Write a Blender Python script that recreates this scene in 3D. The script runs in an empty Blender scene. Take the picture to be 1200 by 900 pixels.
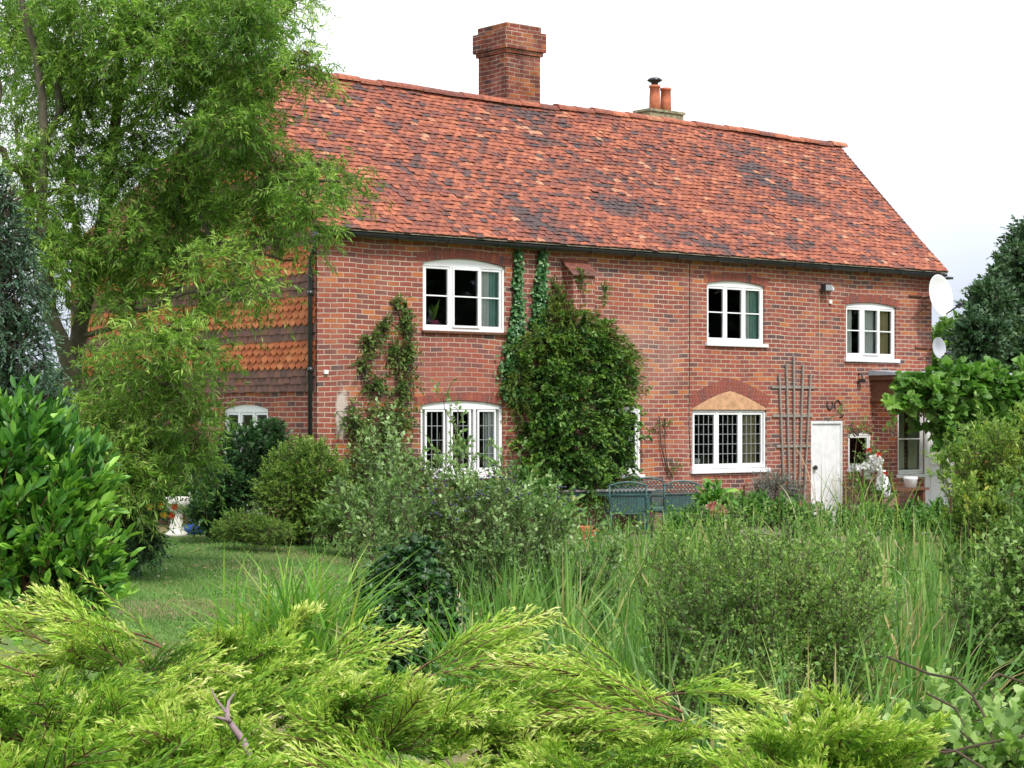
import bpy, bmesh, math, random
import numpy as np
from mathutils import Vector, Matrix
R = math.radians
random.seed(7)
rng = np.random.default_rng(11)
scene = bpy.context.scene
col = scene.collection

# ------------------------------------------------------------------ camera
FPX = 2300.0; HZ = 485.0; CAMZ = 2.0
cam_d = bpy.data.cameras.new("camera")
cam = bpy.data.objects.new("camera", cam_d); col.objects.link(cam)
cam.location = (0, 0, CAMZ); cam.rotation_euler = (R(90), 0, 0)
cam_d.sensor_width = 36.0; cam_d.lens = FPX / 1200 * 36.0
cam_d.shift_y = (HZ - 450) / 1200
cam_d.clip_start = 0.1; cam_d.clip_end = 3000
scene.camera = cam

# ------------------------------------------------------------------ world, sun, exposure
SUN_EL, SUN_AZ = 50.0, 28.0          # azimuth: degrees to the right of straight behind the camera
w = bpy.data.worlds.new("World"); scene.world = w; w.use_nodes = True
nt = w.node_tree; nt.nodes.clear()
sky = nt.nodes.new('ShaderNodeTexSky'); sky.sky_type = 'NISHITA'; sky.sun_disc = False
sky.sun_elevation = R(SUN_EL); sky.sun_rotation = R(180 - SUN_AZ)
sky.dust_density = 3.0; sky.air_density = 1.0
tc = nt.nodes.new('ShaderNodeTexCoord')
cn = nt.nodes.new('ShaderNodeTexNoise'); cn.inputs['Scale'].default_value = 1.6; cn.inputs['Detail'].default_value = 5
cr = nt.nodes.new('ShaderNodeValToRGB')
cr.color_ramp.elements[0].position = .30; cr.color_ramp.elements[0].color = (.72, .72, .72, 1)
cr.color_ramp.elements[1].position = .62; cr.color_ramp.elements[1].color = (.97, .97, .97, 1)
mx = nt.nodes.new('ShaderNodeMix'); mx.data_type = 'RGBA'
mx.inputs['B'].default_value = (10.6, 10.8, 11.2, 1)
bg = nt.nodes.new('ShaderNodeBackground'); bg.inputs['Strength'].default_value = 0.1
wo = nt.nodes.new('ShaderNodeOutputWorld')
nt.links.new(tc.outputs['Generated'], cn.inputs['Vector']); nt.links.new(cn.outputs['Fac'], cr.inputs['Fac'])
nt.links.new(cr.outputs['Color'], mx.inputs['Factor']); nt.links.new(sky.outputs['Color'], mx.inputs['A'])
sep = nt.nodes.new('ShaderNodeSeparateXYZ'); nt.links.new(tc.outputs['Generated'], sep.inputs[0])
ad = nt.nodes.new('ShaderNodeMath'); ad.operation = 'MULTIPLY_ADD'; nt.links.new(cn.outputs['Fac'], ad.inputs[0]); ad.inputs[1].default_value = .35; nt.links.new(sep.outputs['Z'], ad.inputs[2])
lr = nt.nodes.new('ShaderNodeValToRGB'); lr.color_ramp.elements[0].position = .22; lr.color_ramp.elements[0].color = (.52, .555, .62, 1)
lr.color_ramp.elements[1].position = .36; lr.color_ramp.elements[1].color = (1, 1, 1, 1); nt.links.new(ad.outputs[0], lr.inputs['Fac'])
ml = nt.nodes.new('ShaderNodeMix'); ml.data_type = 'RGBA'; ml.blend_type = 'MULTIPLY'; ml.inputs['Factor'].default_value = 1
nt.links.new(mx.outputs['Result'], ml.inputs['A']); nt.links.new(lr.outputs['Color'], ml.inputs['B'])
nt.links.new(ml.outputs['Result'], bg.inputs['Color']); nt.links.new(bg.outputs['Background'], wo.inputs['Surface'])

sun_d = bpy.data.lights.new("sun", 'SUN'); sun_d.energy = 2.3; sun_d.angle = R(10); sun_d.color = (1, .95, .88)
sun = bpy.data.objects.new("sun", sun_d); col.objects.link(sun)
az = R(SUN_AZ); el = R(SUN_EL)
to_sun = Vector((math.sin(az) * math.cos(el), -math.cos(az) * math.cos(el), math.sin(el)))
sun.rotation_euler = to_sun.to_track_quat('Z', 'Y').to_euler()
scene.view_settings.view_transform = 'Standard'; scene.view_settings.look = 'None'
scene.view_settings.gamma = 1; scene.view_settings.exposure = 0.6

# ------------------------------------------------------------------ helpers
def at(px, py, Z):
    return np.array([(px - 600) / FPX * Z, Z, CAMZ + (HZ - py) / FPX * Z])

HX, HY, HA = -2.79, 28.15, R(39.4)
HC, HS = math.cos(HA), math.sin(HA)
def fs(px, y=0.0):                    # facade coordinate of a picture column on the plane at depth y
    u = (px - 600) / FPX
    return (u * (HY + HC * y) - (HX - HS * y)) / (HC - u * HS)
def fz(px, py, y=0.0):
    return CAMZ + (HZ - py) / FPX * (HY + HS * fs(px, y) + HC * y)
def sy(px, x=0.0):                    # same for the side wall: depth along the side wall
    u = (px - 600) / FPX
    return ((HX + HC * x) - u * (HY + HS * x)) / (HS + u * HC)
def sz(px, py, x=0.0):
    return CAMZ + (HZ - py) / FPX * (HY + HS * x + HC * sy(px, x))
def H(x, y, z):
    return np.array([HX + HC * x - HS * y, HY + HS * x + HC * y, z])
def Hv(a):
    a = np.asarray(a, float); o = a.copy()
    o[..., 0] = HX + HC * a[..., 0] - HS * a[..., 1]; o[..., 1] = HY + HS * a[..., 0] + HC * a[..., 1]
    return o

def tag(o, label=None, cat=None, group=None, kind=None):
    if label: o['label'] = label
    if cat: o['category'] = cat
    if group: o['group'] = group
    if kind: o['kind'] = kind
    return o
def empty(name, loc=(0, 0, 0), rz=0, label=None, cat=None, group=None):
    o = bpy.data.objects.new(name, None); col.objects.link(o)
    o.location = loc; o.rotation_euler = (0, 0, rz); o.empty_display_size = .2
    return tag(o, label, cat, group)
def copy_tree(o, parent=None):
    c = o.copy(); col.objects.link(c)
    if parent: c.parent = parent
    for ch in o.children: copy_tree(ch, c)
    return c

class MB:
    """plain polygon collector"""
    def __init__(s): s.v = []; s.f = []; s.r = []; s.m = []
    def poly(s, pts, r=.5, m=0):
        n = len(s.v); s.v += [tuple(p) for p in pts]; s.f.append(tuple(range(n, n + len(pts)))); s.r.append(r); s.m.append(m)
    def mesh(s, V, F, r=.5, m=0):
        n = len(s.v); s.v += [tuple(p) for p in V]
        for f in F: s.f.append(tuple(i + n for i in f)); s.r.append(r); s.m.append(m)
    def box(s, x0, x1, y0, y1, z0, z1, r=.5, m=0, M=None):
        V = [(x0, y0, z0), (x1, y0, z0), (x1, y1, z0), (x0, y1, z0), (x0, y0, z1), (x1, y0, z1), (x1, y1, z1), (x0, y1, z1)]
        if M is not None: V = [tuple(M @ Vector(p)) for p in V]
        s.mesh(V, [(0, 3, 2, 1), (4, 5, 6, 7), (0, 1, 5, 4), (1, 2, 6, 5), (2, 3, 7, 6), (3, 0, 4, 7)], r, m)
    def tube(s, pts, rad, n=8, r=.5, m=0, cap=True):
        pts = [Vector(p) for p in pts]
        if not hasattr(rad, '__len__'): rad = [rad] * len(pts)
        rings = []
        up = Vector((0, 0, 1))
        prev = None
        for i, p in enumerate(pts):
            t = (pts[min(i + 1, len(pts) - 1)] - pts[max(i - 1, 0)]).normalized()
            if prev is None:
                a = t.cross(up)
                if a.length < .1: a = t.cross(Vector((1, 0, 0)))
            else:
                a = prev - t * prev.dot(t)
            a.normalize(); prev = a; b = t.cross(a)
            rings.append([p + (a * math.cos(2 * math.pi * k / n) + b * math.sin(2 * math.pi * k / n)) * rad[i] for k in range(n)])
        V = [v for rg in rings for v in rg]; F = []
        for i in range(len(pts) - 1):
            for k in range(n):
                F.append((i * n + k, i * n + (k + 1) % n, (i + 1) * n + (k + 1) % n, (i + 1) * n + k))
        if cap: F.append(tuple(range(n))[::-1]); F.append(tuple((len(pts) - 1) * n + k for k in range(n)))
        s.mesh(V, F, r, m)
    def lathe(s, prof, c=(0, 0, 0), n=24, r=.5, m=0):
        V = []; F = []
        for (rr, z) in prof:
            for k in range(n):
                a = 2 * math.pi * k / n
                V.append((c[0] + rr * math.cos(a), c[1] + rr * math.sin(a), c[2] + z))
        for i in range(len(prof) - 1):
            for k in range(n):
                F.append((i * n + k, i * n + (k + 1) % n, (i + 1) * n + (k + 1) % n, (i + 1) * n + k))
        s.mesh(V, F, r, m)
    def build(s, name, mats, parent=None, smooth=False, bevel=0):
        me = bpy.data.meshes.new(name); me.from_pydata(s.v, [], s.f)
        if not isinstance(mats, (list, tuple)): mats = [mats]
        for m in mats: me.materials.append(m)
        a = me.attributes.new('rnd', 'FLOAT', 'FACE'); a.data.foreach_set('value', np.array(s.r, np.float32))
        if len(mats) > 1: me.polygons.foreach_set('material_index', np.array(s.m, np.int32))
        if smooth: me.polygons.foreach_set('use_smooth', np.ones(len(s.f), bool))
        me.validate(); me.update()
        o = bpy.data.objects.new(name, me); col.objects.link(o)
        if parent: o.parent = parent
        if bevel:
            b = o.modifiers.new('bevel', 'BEVEL'); b.width = bevel; b.segments = 2; b.limit_method = 'ANGLE'
        return o

def np_mesh(name, V, F, rnd, mat, parent=None, smooth=False):
    """V (n,3), F (m,k) uniform polygons"""
    V = np.ascontiguousarray(V, np.float32); F = np.ascontiguousarray(F, np.int32)
    me = bpy.data.meshes.new(name)
    me.vertices.add(len(V)); me.vertices.foreach_set('co', V.ravel())
    m, k = F.shape
    me.loops.add(m * k); me.loops.foreach_set('vertex_index', F.ravel())
    me.polygons.add(m); me.polygons.foreach_set('loop_start', np.arange(0, m * k, k, dtype=np.int32))
    me.polygons.foreach_set('loop_total', np.full(m, k, np.int32))
    if smooth: me.polygons.foreach_set('use_smooth', np.ones(m, bool))
    me.update(calc_edges=True)
    a = me.attributes.new('rnd', 'FLOAT', 'FACE'); a.data.foreach_set('value', np.asarray(rnd, np.float32))
    me.materials.append(mat)
    o = bpy.data.objects.new(name, me); col.objects.link(o)
    if parent: o.parent = parent
    return o

def nrm(a):
    return a / np.maximum(np.linalg.norm(a, axis=-1, keepdims=True), 1e-9)

class Leaves:
    def __init__(s): s.V = []; s.F = []; s.r = []; s.n = 0
    def add(s, P, D, N, L, W, rnd, big=False, fold=.12):
        P = P.reshape(-1, 3); D = nrm(D.reshape(-1, 3)); N = N.reshape(-1, 3)
        m = len(P)
        L = np.broadcast_to(np.asarray(L, float).reshape(-1, 1) if np.ndim(L) else L, (m, 1)); W = np.broadcast_to(np.asarray(W, float).reshape(-1, 1) if np.ndim(W) else W, (m, 1))
        S = nrm(np.cross(D, N)); N = nrm(np.cross(S, D))
        if not big:
            V = np.stack([P, P + D * L * .45 + S * W * .5 + N * L * .05, P + D * L - N * L * .08, P + D * L * .5 - S * W * .5 + N * L * .05], 1)
            F = np.arange(m * 4).reshape(m, 4) + s.n
            s.V.append(V.reshape(-1, 3)); s.F.append(F); s.r.append(np.asarray(rnd).ravel()); s.n += m * 4
        else:
            up = N * W * fold * 2
            V = np.stack([P, P + D * L * .28 + S * W * .42 + up, P + D * L * .65 + S * W * .46 + up * .9 - N * L * .03, P + D * L - N * L * .10,
                          P + D * L * .65 - S * W * .46 + up * .9 - N * L * .03, P + D * L * .28 - S * W * .42 + up], 1)
            b = (np.arange(m) * 6)[:, None] + s.n
            F = np.concatenate([b + np.array([0, 3, 2, 1]), b + np.array([0, 5, 4, 3])], 1).reshape(-1, 4)
            s.V.append(V.reshape(-1, 3)); s.F.append(F); s.r.append(np.repeat(np.asarray(rnd).ravel(), 2)); s.n += m * 6
    def build(s, name, mat, parent=None, smooth=False):
        return np_mesh(name, np.concatenate(s.V), np.concatenate(s.F), np.concatenate(s.r), mat, parent, smooth)

class Stems:
    """many thin three or four sided tubes; polylines (m,k,3), radii (m,k)"""
    def __init__(s): s.V = []; s.F = []; s.r = []; s.n = 0
    def add(s, C, rad, sides=3, rnd=None):
        m, k, _ = C.shape
        rad = np.broadcast_to(rad, (m, k))
        T = np.gradient(C, axis=1); T = nrm(T)
        ref = np.where(np.abs(T[:, :1, 2:3]) > .8, np.array([1., 0, 0]), np.array([0, 0, 1.]))
        A = nrm(np.cross(T, np.broadcast_to(ref, T.shape))); B = np.cross(T, A)
        ang = np.arange(sides) * 2 * np.pi / sides
        V = C[:, :, None, :] + (A[:, :, None, :] * np.cos(ang)[None, None, :, None] + B[:, :, None, :] * np.sin(ang)[None, None, :, None]) * rad[:, :, None, None]
        idx = np.arange(m * k * sides).reshape(m, k, sides) + s.n
        a = idx[:, :-1, :]; b = np.roll(idx, -1, 2)[:, :-1, :]; c = np.roll(idx, -1, 2)[:, 1:, :]; d = idx[:, 1:, :]
        F = np.stack([a, b, c, d], -1).reshape(-1, 4)
        s.V.append(V.reshape(-1, 3)); s.F.append(F); s.n += m * k * sides
        if rnd is None: rnd = rng.random(m)
        s.r.append(np.repeat(rnd, (k - 1) * sides))
    def build(s, name, mat, parent=None):
        return np_mesh(name, np.concatenate(s.V), np.concatenate(s.F), np.concatenate(s.r), mat, parent, True)

def shoot_curves(B, D, L, droop=0., wig=0., k=6):
    m = len(B); t = np.linspace(0, 1, k)[None, :, None]; L = np.broadcast_to(np.asarray(L, float), (m,))[:, None, None]
    C = B[:, None, :] + D[:, None, :] * L * t
    C = C + np.array([0, 0, -1.]) * droop * L * t ** 2
    if wig:
        a = rng.normal(size=(m, 1, 3)); b = rng.normal(size=(m, 1, 3))
        C = C + (a * np.sin(t * 5.5) + b * np.sin(t * 9.0)) * L * wig * .5 * t ** .5
    return C
def shoot_leaves(lv, C, n, ll, lw, ang=.9, t0=.12, rnd=None, big=False, up=.0, rspread=.25, lvary=.25, tip_light=.0):
    """n leaves along every curve"""
    m, k, _ = C.shape
    t = t0 + (1 - t0) * (np.arange(n) + .5) / n
    t = np.clip(t[None, :] + rng.normal(size=(m, n)) * .3 / n, 0, .999)
    f = t * (k - 1); i = np.clip(f.astype(int), 0, k - 2); fr = (f - i)[..., None]
    rows = np.arange(m)[:, None]
    P = C[rows, i] * (1 - fr) + C[rows, i + 1] * fr
    T = nrm(C[rows, i + 1] - C[rows, i])
    rv = rng.normal(size=(m, n, 3)); rv[..., 2] += up
    side = nrm(rv - T * np.sum(rv * T, -1, keepdims=True))
    a = ang * (1 - .5 * t)[..., None]
    D = nrm(T * np.cos(a) + side * np.sin(a))
    N = rng.normal(size=(m, n, 3)) * .5 + np.array([0, -.25, 1.0])
    if rnd is None: rnd = rng.random(m)
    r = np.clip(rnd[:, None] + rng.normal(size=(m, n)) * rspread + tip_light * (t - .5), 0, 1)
    LL = ll * (1 + rng.normal(size=(m, n)) * lvary).clip(.4, 1.8)
    lv.add(P, D, N, LL.ravel(), (LL * (lw / ll)).ravel(), r, big=big)

def in_ell(c, r, n, shell=.5):
    d = nrm(rng.normal(size=(n, 3))); rad = rng.random(n) ** shell
    return c + d * rad[:, None] * r, d

# ------------------------------------------------------------------ materials
def new_mat(name):
    m = bpy.data.materials.new(name); m.use_nodes = True
    n = m.node_tree; n.nodes.clear()
    out = n.nodes.new('ShaderNodeOutputMaterial'); p = n.nodes.new('ShaderNodeBsdfPrincipled')
    n.links.new(p.outputs[0], out.inputs['Surface'])
    return m, n, p, out
def ramp(n, stops, src=None):
    r = n.nodes.new('ShaderNodeValToRGB'); e = r.color_ramp.elements
    while len(e) > 1: e.remove(e[-1])
    e[0].position = stops[0][0]; e[0].color = (*stops[0][1], 1)
    for p, c in stops[1:]:
        x = e.new(p); x.color = (*c, 1)
    if src is not None: n.links.new(src, r.inputs['Fac'])
    return r
def noise(n, scale, detail=4, rough=.55, vec=None):
    t = n.nodes.new('ShaderNodeTexNoise'); t.inputs['Scale'].default_value = scale; t.inputs['Detail'].default_value = detail
    t.inputs['Roughness'].default_value = rough
    if vec is None:
        c = n.nodes.new('ShaderNodeTexCoord'); vec = c.outputs['Object']
    n.links.new(vec, t.inputs['Vector']); return t
def mixc(n, a, b, fac, mode='MIX'):
    m = n.nodes.new('ShaderNodeMix'); m.data_type = 'RGBA'; m.blend_type = mode
    for s, v in (('A', a), ('B', b)):
        if isinstance(v, tuple): m.inputs[s].default_value = (*v, 1)
        else: n.links.new(v, m.inputs[s])
    if isinstance(fac, (int, float)): m.inputs['Factor'].default_value = fac
    else: n.links.new(fac, m.inputs['Factor'])
    return m.outputs['Result']
def bump(n, p, h, strength=.4, dist=.01):
    b = n.nodes.new('ShaderNodeBump'); b.inputs['Strength'].default_value = strength; b.inputs['Distance'].default_value = dist
    n.links.new(h, b.inputs['Height']); n.links.new(b.outputs[0], p.inputs['Normal'])
def plain(name, c, rough=.6, metal=0, var=.12, scale=6, spec=.4, bmp=0):
    m, n, p, o = new_mat(name)
    t = noise(n, scale)
    lo = tuple(x * (1 - var) for x in c); hi = tuple(min(1, x * (1 + var)) for x in c)
    r = ramp(n, [(.3, lo), (.7, hi)], t.outputs['Fac'])
    n.links.new(r.outputs[0], p.inputs['Base Color'])
    p.inputs['Roughness'].default_value = rough; p.inputs['Metallic'].default_value = metal; p.inputs['Specular IOR Level'].default_value = spec
    if bmp: bump(n, p, noise(n, scale * 8).outputs['Fac'], bmp, .005)
    return m
def leafmat(name, stops, rough=.45, trans=.3, spec=.35, tcol=(.95, 1.15, .55), gain=(1.18, 1.36, 1.25)):
    stops = [(q, tuple(min(.9, x * g_) for x, g_ in zip(c_, gain))) for q, c_ in stops]
    m, n, p, o = new_mat(name)
    a = n.nodes.new('ShaderNodeAttribute'); a.attribute_name = 'rnd'
    r = ramp(n, stops, a.outputs['Fac'])
    n.links.new(r.outputs[0], p.inputs['Base Color']); p.inputs['Roughness'].default_value = rough
    p.inputs['Specular IOR Level'].default_value = spec
    t = n.nodes.new('ShaderNodeBsdfTranslucent')
    tcn = mixc(n, r.outputs[0], tcol, 1.0, 'MULTIPLY')
    n.links.new(tcn, t.inputs['Color'])
    ms = n.nodes.new('ShaderNodeMixShader'); ms.inputs[0].default_value = trans
    n.links.new(p.outputs[0], ms.inputs[1]); n.links.new(t.outputs[0], ms.inputs[2]); n.links.new(ms.outputs[0], o.inputs['Surface'])
    return m
def attrmat(name, stops, rough=.8, spec=.3, nscale=14, nvar=.35, bmp=.3):
    m, n, p, o = new_mat(name)
    a = n.nodes.new('ShaderNodeAttribute'); a.attribute_name = 'rnd'
    r = ramp(n, stops, a.outputs['Fac'])
    t = noise(n, nscale, 5, .65)
    k = ramp(n, [(.25, (1 - nvar,) * 3), (.75, (1 + nvar * .6,) * 3)], t.outputs['Fac'])
    n.links.new(mixc(n, r.outputs[0], k.outputs[0], 1.0, 'MULTIPLY'), p.inputs['Base Color'])
    p.inputs['Roughness'].default_value = rough; p.inputs['Specular IOR Level'].default_value = spec
    if bmp: bump(n, p, t.outputs['Fac'], bmp, .01)
    return m

BR = [(0, (.125, .075, .078)), (.08, (.18, .080, .073)), (.20, (.235, .078, .062)), (.50, (.280, .082, .062)), (.75, (.325, .092, .063)), (.92, (.37, .118, .064)), (1, (.46, .155, .058))]
def brickmat(name, axis, grime=0):
    m, n, p, o = new_mat(name)
    tc = n.nodes.new('ShaderNodeTexCoord'); sx = n.nodes.new('ShaderNodeSeparateXYZ'); n.links.new(tc.outputs['Object'], sx.inputs[0])
    cb = n.nodes.new('ShaderNodeCombineXYZ'); n.links.new(sx.outputs['X' if axis == 'x' else 'Y'], cb.inputs[0]); n.links.new(sx.outputs['Z'], cb.inputs[1])
    wn = noise(n, 5.0, 3, .6)
    va = n.nodes.new('ShaderNodeVectorMath'); va.operation = 'SCALE'; va.inputs['Scale'].default_value = .014
    vb = n.nodes.new('ShaderNodeVectorMath'); vb.operation = 'SUBTRACT'; n.links.new(wn.outputs['Color'], vb.inputs[0]); vb.inputs[1].default_value = (.5, .5, .5)
    n.links.new(vb.outputs[0], va.inputs[0])
    wl_ = noise(n, .7, 2, .5); vd = n.nodes.new('ShaderNodeVectorMath'); vd.operation = 'SUBTRACT'; n.links.new(wl_.outputs['Color'], vd.inputs[0]); vd.inputs[1].default_value = (.5, .5, .5)
    ve = n.nodes.new('ShaderNodeVectorMath'); ve.operation = 'MULTIPLY'; n.links.new(vd.outputs[0], ve.inputs[0]); ve.inputs[1].default_value = (.06, .10, 0)
    vg = n.nodes.new('ShaderNodeVectorMath'); vg.operation = 'ADD'; n.links.new(va.outputs[0], vg.inputs[0]); n.links.new(ve.outputs[0], vg.inputs[1]); va = vg
    vc = n.nodes.new('ShaderNodeVectorMath'); vc.operation = 'ADD'; n.links.new(cb.outputs[0], vc.inputs[0]); n.links.new(va.outputs[0], vc.inputs[1])
    b = n.nodes.new('ShaderNodeTexBrick'); n.links.new(vc.outputs[0], b.inputs['Vector'])
    b.inputs['Scale'].default_value = 1; b.inputs['Brick Width'].default_value = .225; b.inputs['Row Height'].default_value = .075
    b.inputs['Mortar Size'].default_value = .0075; b.inputs['Mortar Smooth'].default_value = .15; b.inputs['Bias'].default_value = 0
    b.inputs['Color1'].default_value = (0, 0, 0, 1); b.inputs['Color2'].default_value = (1, 1, 1, 1); b.inputs['Mortar'].default_value = (.5, .5, .5, 1)
    b.offset = .5; b.squash = 1
    big = noise(n, .55, 3, .5)
    # shift the per-brick value with a slow noise: areas of redder and of duller brick
    ma = n.nodes.new('ShaderNodeMath'); ma.operation = 'MULTIPLY_ADD'; n.links.new(big.outputs['Fac'], ma.inputs[0]); ma.inputs[1].default_value = .9; ma.inputs[2].default_value = -.42
    mb = n.nodes.new('ShaderNodeMath'); mb.operation = 'ADD'; mb.use_clamp = True; n.links.new(b.outputs['Color'], mb.inputs[0]); n.links.new(ma.outputs[0], mb.inputs[1])
    r = ramp(n, BR, mb.outputs[0])
    fine = noise(n, 60, 4, .7); fr = ramp(n, [(.25, (.72,) * 3), (.75, (1.22,) * 3)], fine.outputs['Fac'])
    bc = mixc(n, r.outputs[0], fr.outputs[0], 1.0, 'MULTIPLY')
    mort = ramp(n, [(.3, (.38, .29, .225)), (.7, (.56, .45, .36))], noise(n, 1.7, 3).outputs['Fac'])
    c1 = mixc(n, bc, mort.outputs[0], b.outputs['Fac'])
    # pale lime flecks
    fl = noise(n, 9, 6, .75); flr = ramp(n, [(.66, (0, 0, 0)), (.70, (1, 1, 1))], fl.outputs['Fac'])
    c2 = mixc(n, c1, (.62, .57, .52), flr.outputs[0])
    fog = noise(n, 1.1, 6, .75); fgr = ramp(n, [(.48, (0, 0, 0)), (.75, (.38, .38, .38))], fog.outputs['Fac'])
    c3 = mixc(n, c2, (.38, .27, .24), fgr.outputs[0])
    soot = noise(n, .9, 6, .75); sr_ = ramp(n, [(.30, (.75, .72, .70)), (.50, (1, 1, 1))], soot.outputs['Fac'])
    c3 = mixc(n, c3, sr_.outputs[0], .8, 'MULTIPLY')
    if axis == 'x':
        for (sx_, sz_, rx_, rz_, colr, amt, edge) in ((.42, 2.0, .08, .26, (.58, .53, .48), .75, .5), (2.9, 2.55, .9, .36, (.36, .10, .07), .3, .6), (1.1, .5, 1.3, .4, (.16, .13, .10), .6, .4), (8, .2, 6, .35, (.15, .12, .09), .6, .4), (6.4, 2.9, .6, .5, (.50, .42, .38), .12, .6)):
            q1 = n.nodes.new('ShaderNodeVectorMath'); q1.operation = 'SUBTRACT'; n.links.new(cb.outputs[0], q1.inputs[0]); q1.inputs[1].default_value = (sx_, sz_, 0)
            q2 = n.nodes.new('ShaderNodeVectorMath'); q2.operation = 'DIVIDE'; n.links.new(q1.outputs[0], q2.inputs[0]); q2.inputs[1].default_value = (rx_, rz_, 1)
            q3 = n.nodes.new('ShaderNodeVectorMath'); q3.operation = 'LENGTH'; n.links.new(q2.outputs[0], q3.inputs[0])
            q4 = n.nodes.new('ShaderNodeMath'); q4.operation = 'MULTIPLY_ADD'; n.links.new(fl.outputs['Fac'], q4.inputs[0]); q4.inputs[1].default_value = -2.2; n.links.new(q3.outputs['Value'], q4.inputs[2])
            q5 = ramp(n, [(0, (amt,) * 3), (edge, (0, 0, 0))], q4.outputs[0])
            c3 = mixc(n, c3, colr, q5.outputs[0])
    if grime:
        gn = noise(n, 2.6, 6, .7); gr_ = ramp(n, [(.35, (.34, .30, .29)), (.62, (.85, .80, .78))], gn.outputs['Fac']); c3 = mixc(n, c3, gr_.outputs[0], grime, 'MULTIPLY')
    n.links.new(c3, p.inputs['Base Color']); p.inputs['Roughness'].default_value = .9; p.inputs['Specular IOR Level'].default_value = .2
    inv = n.nodes.new('ShaderNodeMath'); inv.operation = 'SUBTRACT'; inv.inputs[0].default_value = 1; n.links.new(b.outputs['Fac'], inv.inputs[1])
    mz = n.nodes.new('ShaderNodeMath'); mz.operation = 'MULTIPLY_ADD'; n.links.new(fine.outputs['Fac'], mz.inputs[0]); mz.inputs[1].default_value = .4; n.links.new(inv.outputs[0], mz.inputs[2])
    bump(n, p, mz.outputs[0], .7, .008)
    return m
M_brick = [brickmat('brick_front', 'x'), brickmat('brick_side', 'y')]
M_sooty = [brickmat('sooty_brick_front', 'x', .9), brickmat('sooty_brick_side', 'y', .95)]
M_vouss = attrmat('arch_brick', BR, nscale=40)
M_tile = attrmat('roof_tile', [(0, (.095, .068, .070)), (.16, (.14, .074, .066)), (.34, (.230, .082, .062)), (.54, (.345, .112, .068)), (.76, (.44, .155, .088)), (.93, (.47, .22, .13)), (1, (.42, .28, .19))], nscale=16, nvar=.6)
M_hang = attrmat('hung_tile', [(0, (.10, .062, .055)), (.3, (.155, .082, .066)), (.45, (.20, .09, .065)), (.55, (.36, .10, .045)), (.8, (.48, .145, .055)), (1, (.54, .20, .085))], nscale=12, nvar=.3)
M_stone = plain('lichened_stone', (.26, .24, .15), .95, var=.45, scale=12, bmp=.5)
M_white = plain('white_paint', (.82, .83, .85), .35, var=.03, scale=3)
M_whitew = plain('weathered_white_paint', (.74, .75, .78), .5, var=.10, scale=7)
M_black = plain('black_plastic', (.022, .026, .032), .25, var=.2, spec=.6)
M_gutter = plain('grey_gutter', (.018, .021, .027), .3, var=.3, spec=.5)
M_fascia = plain('old_fascia_timber', (.20, .17, .13), .85, var=.3, scale=10)
M_pot = plain('terracotta', (.52, .17, .09), .85, var=.2, scale=12)
M_lead = plain('lead_came', (.28, .30, .32), .45, var=.1)
M_leadsheet = plain('lead_sheet', (.36, .40, .46), .5, var=.15)
M_wood = plain('brown_timber', (.13, .055, .032), .7, var=.25, scale=14)
M_greywood = plain('grey_weathered_timber', (.26, .24, .21), .9, var=.25, scale=18, bmp=.3)
M_plaster = plain('ochre_plaster', (.52, .30, .17), .95, var=.25, scale=9, bmp=.4)
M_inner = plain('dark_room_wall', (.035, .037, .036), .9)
M_curt = plain('pale_curtain', (.78, .80, .78), .9, var=.1, scale=5)
M_curtg = plain('green_curtain', (.30, .50, .46), .9, var=.12)
M_curty = plain('yellow_curtain', (.50, .42, .24), .9, var=.15)
M_dish = plain('white_dish', (.70, .71, .73), .35, var=.03)
M_dishg = plain('grey_dish', (.42, .44, .48), .45, var=.06)
M_chair = plain('green_blue_cast_metal', (.042, .105, .105), .45, var=.25, scale=20, spec=.5)
M_tabletop = plain('slate_table_top', (.26, .25, .25), .4, var=.2)
M_concrete = plain('white_cast_stone', (.66, .65, .61), .85, var=.12, scale=14, bmp=.4)
M_blue = plain('blue_glaze', (.02, .07, .42), .3, var=.1)
M_iron = plain('rusty_iron', (.05, .035, .03), .7, var=.3)
def glassmat():
    m = bpy.data.materials.new('window_glass'); m.use_nodes = True; n = m.node_tree; n.nodes.clear()
    o = n.nodes.new('ShaderNodeOutputMaterial'); t = n.nodes.new('ShaderNodeBsdfTransparent'); t.inputs[0].default_value = (.86, .9, .88, 1)
    g = n.nodes.new('ShaderNodeBsdfGlossy'); g.inputs['Roughness'].default_value = .02
    f = n.nodes.new('ShaderNodeFresnel'); f.inputs[0].default_value = 1.45
    s = n.nodes.new('ShaderNodeMixShader'); n.links.new(f.outputs[0], s.inputs[0]); n.links.new(t.outputs[0], s.inputs[1]); n.links.new(g.outputs[0], s.inputs[2]); n.links.new(s.outputs[0], o.inputs[0])
    return m
M_glass = glassmat()

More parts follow.
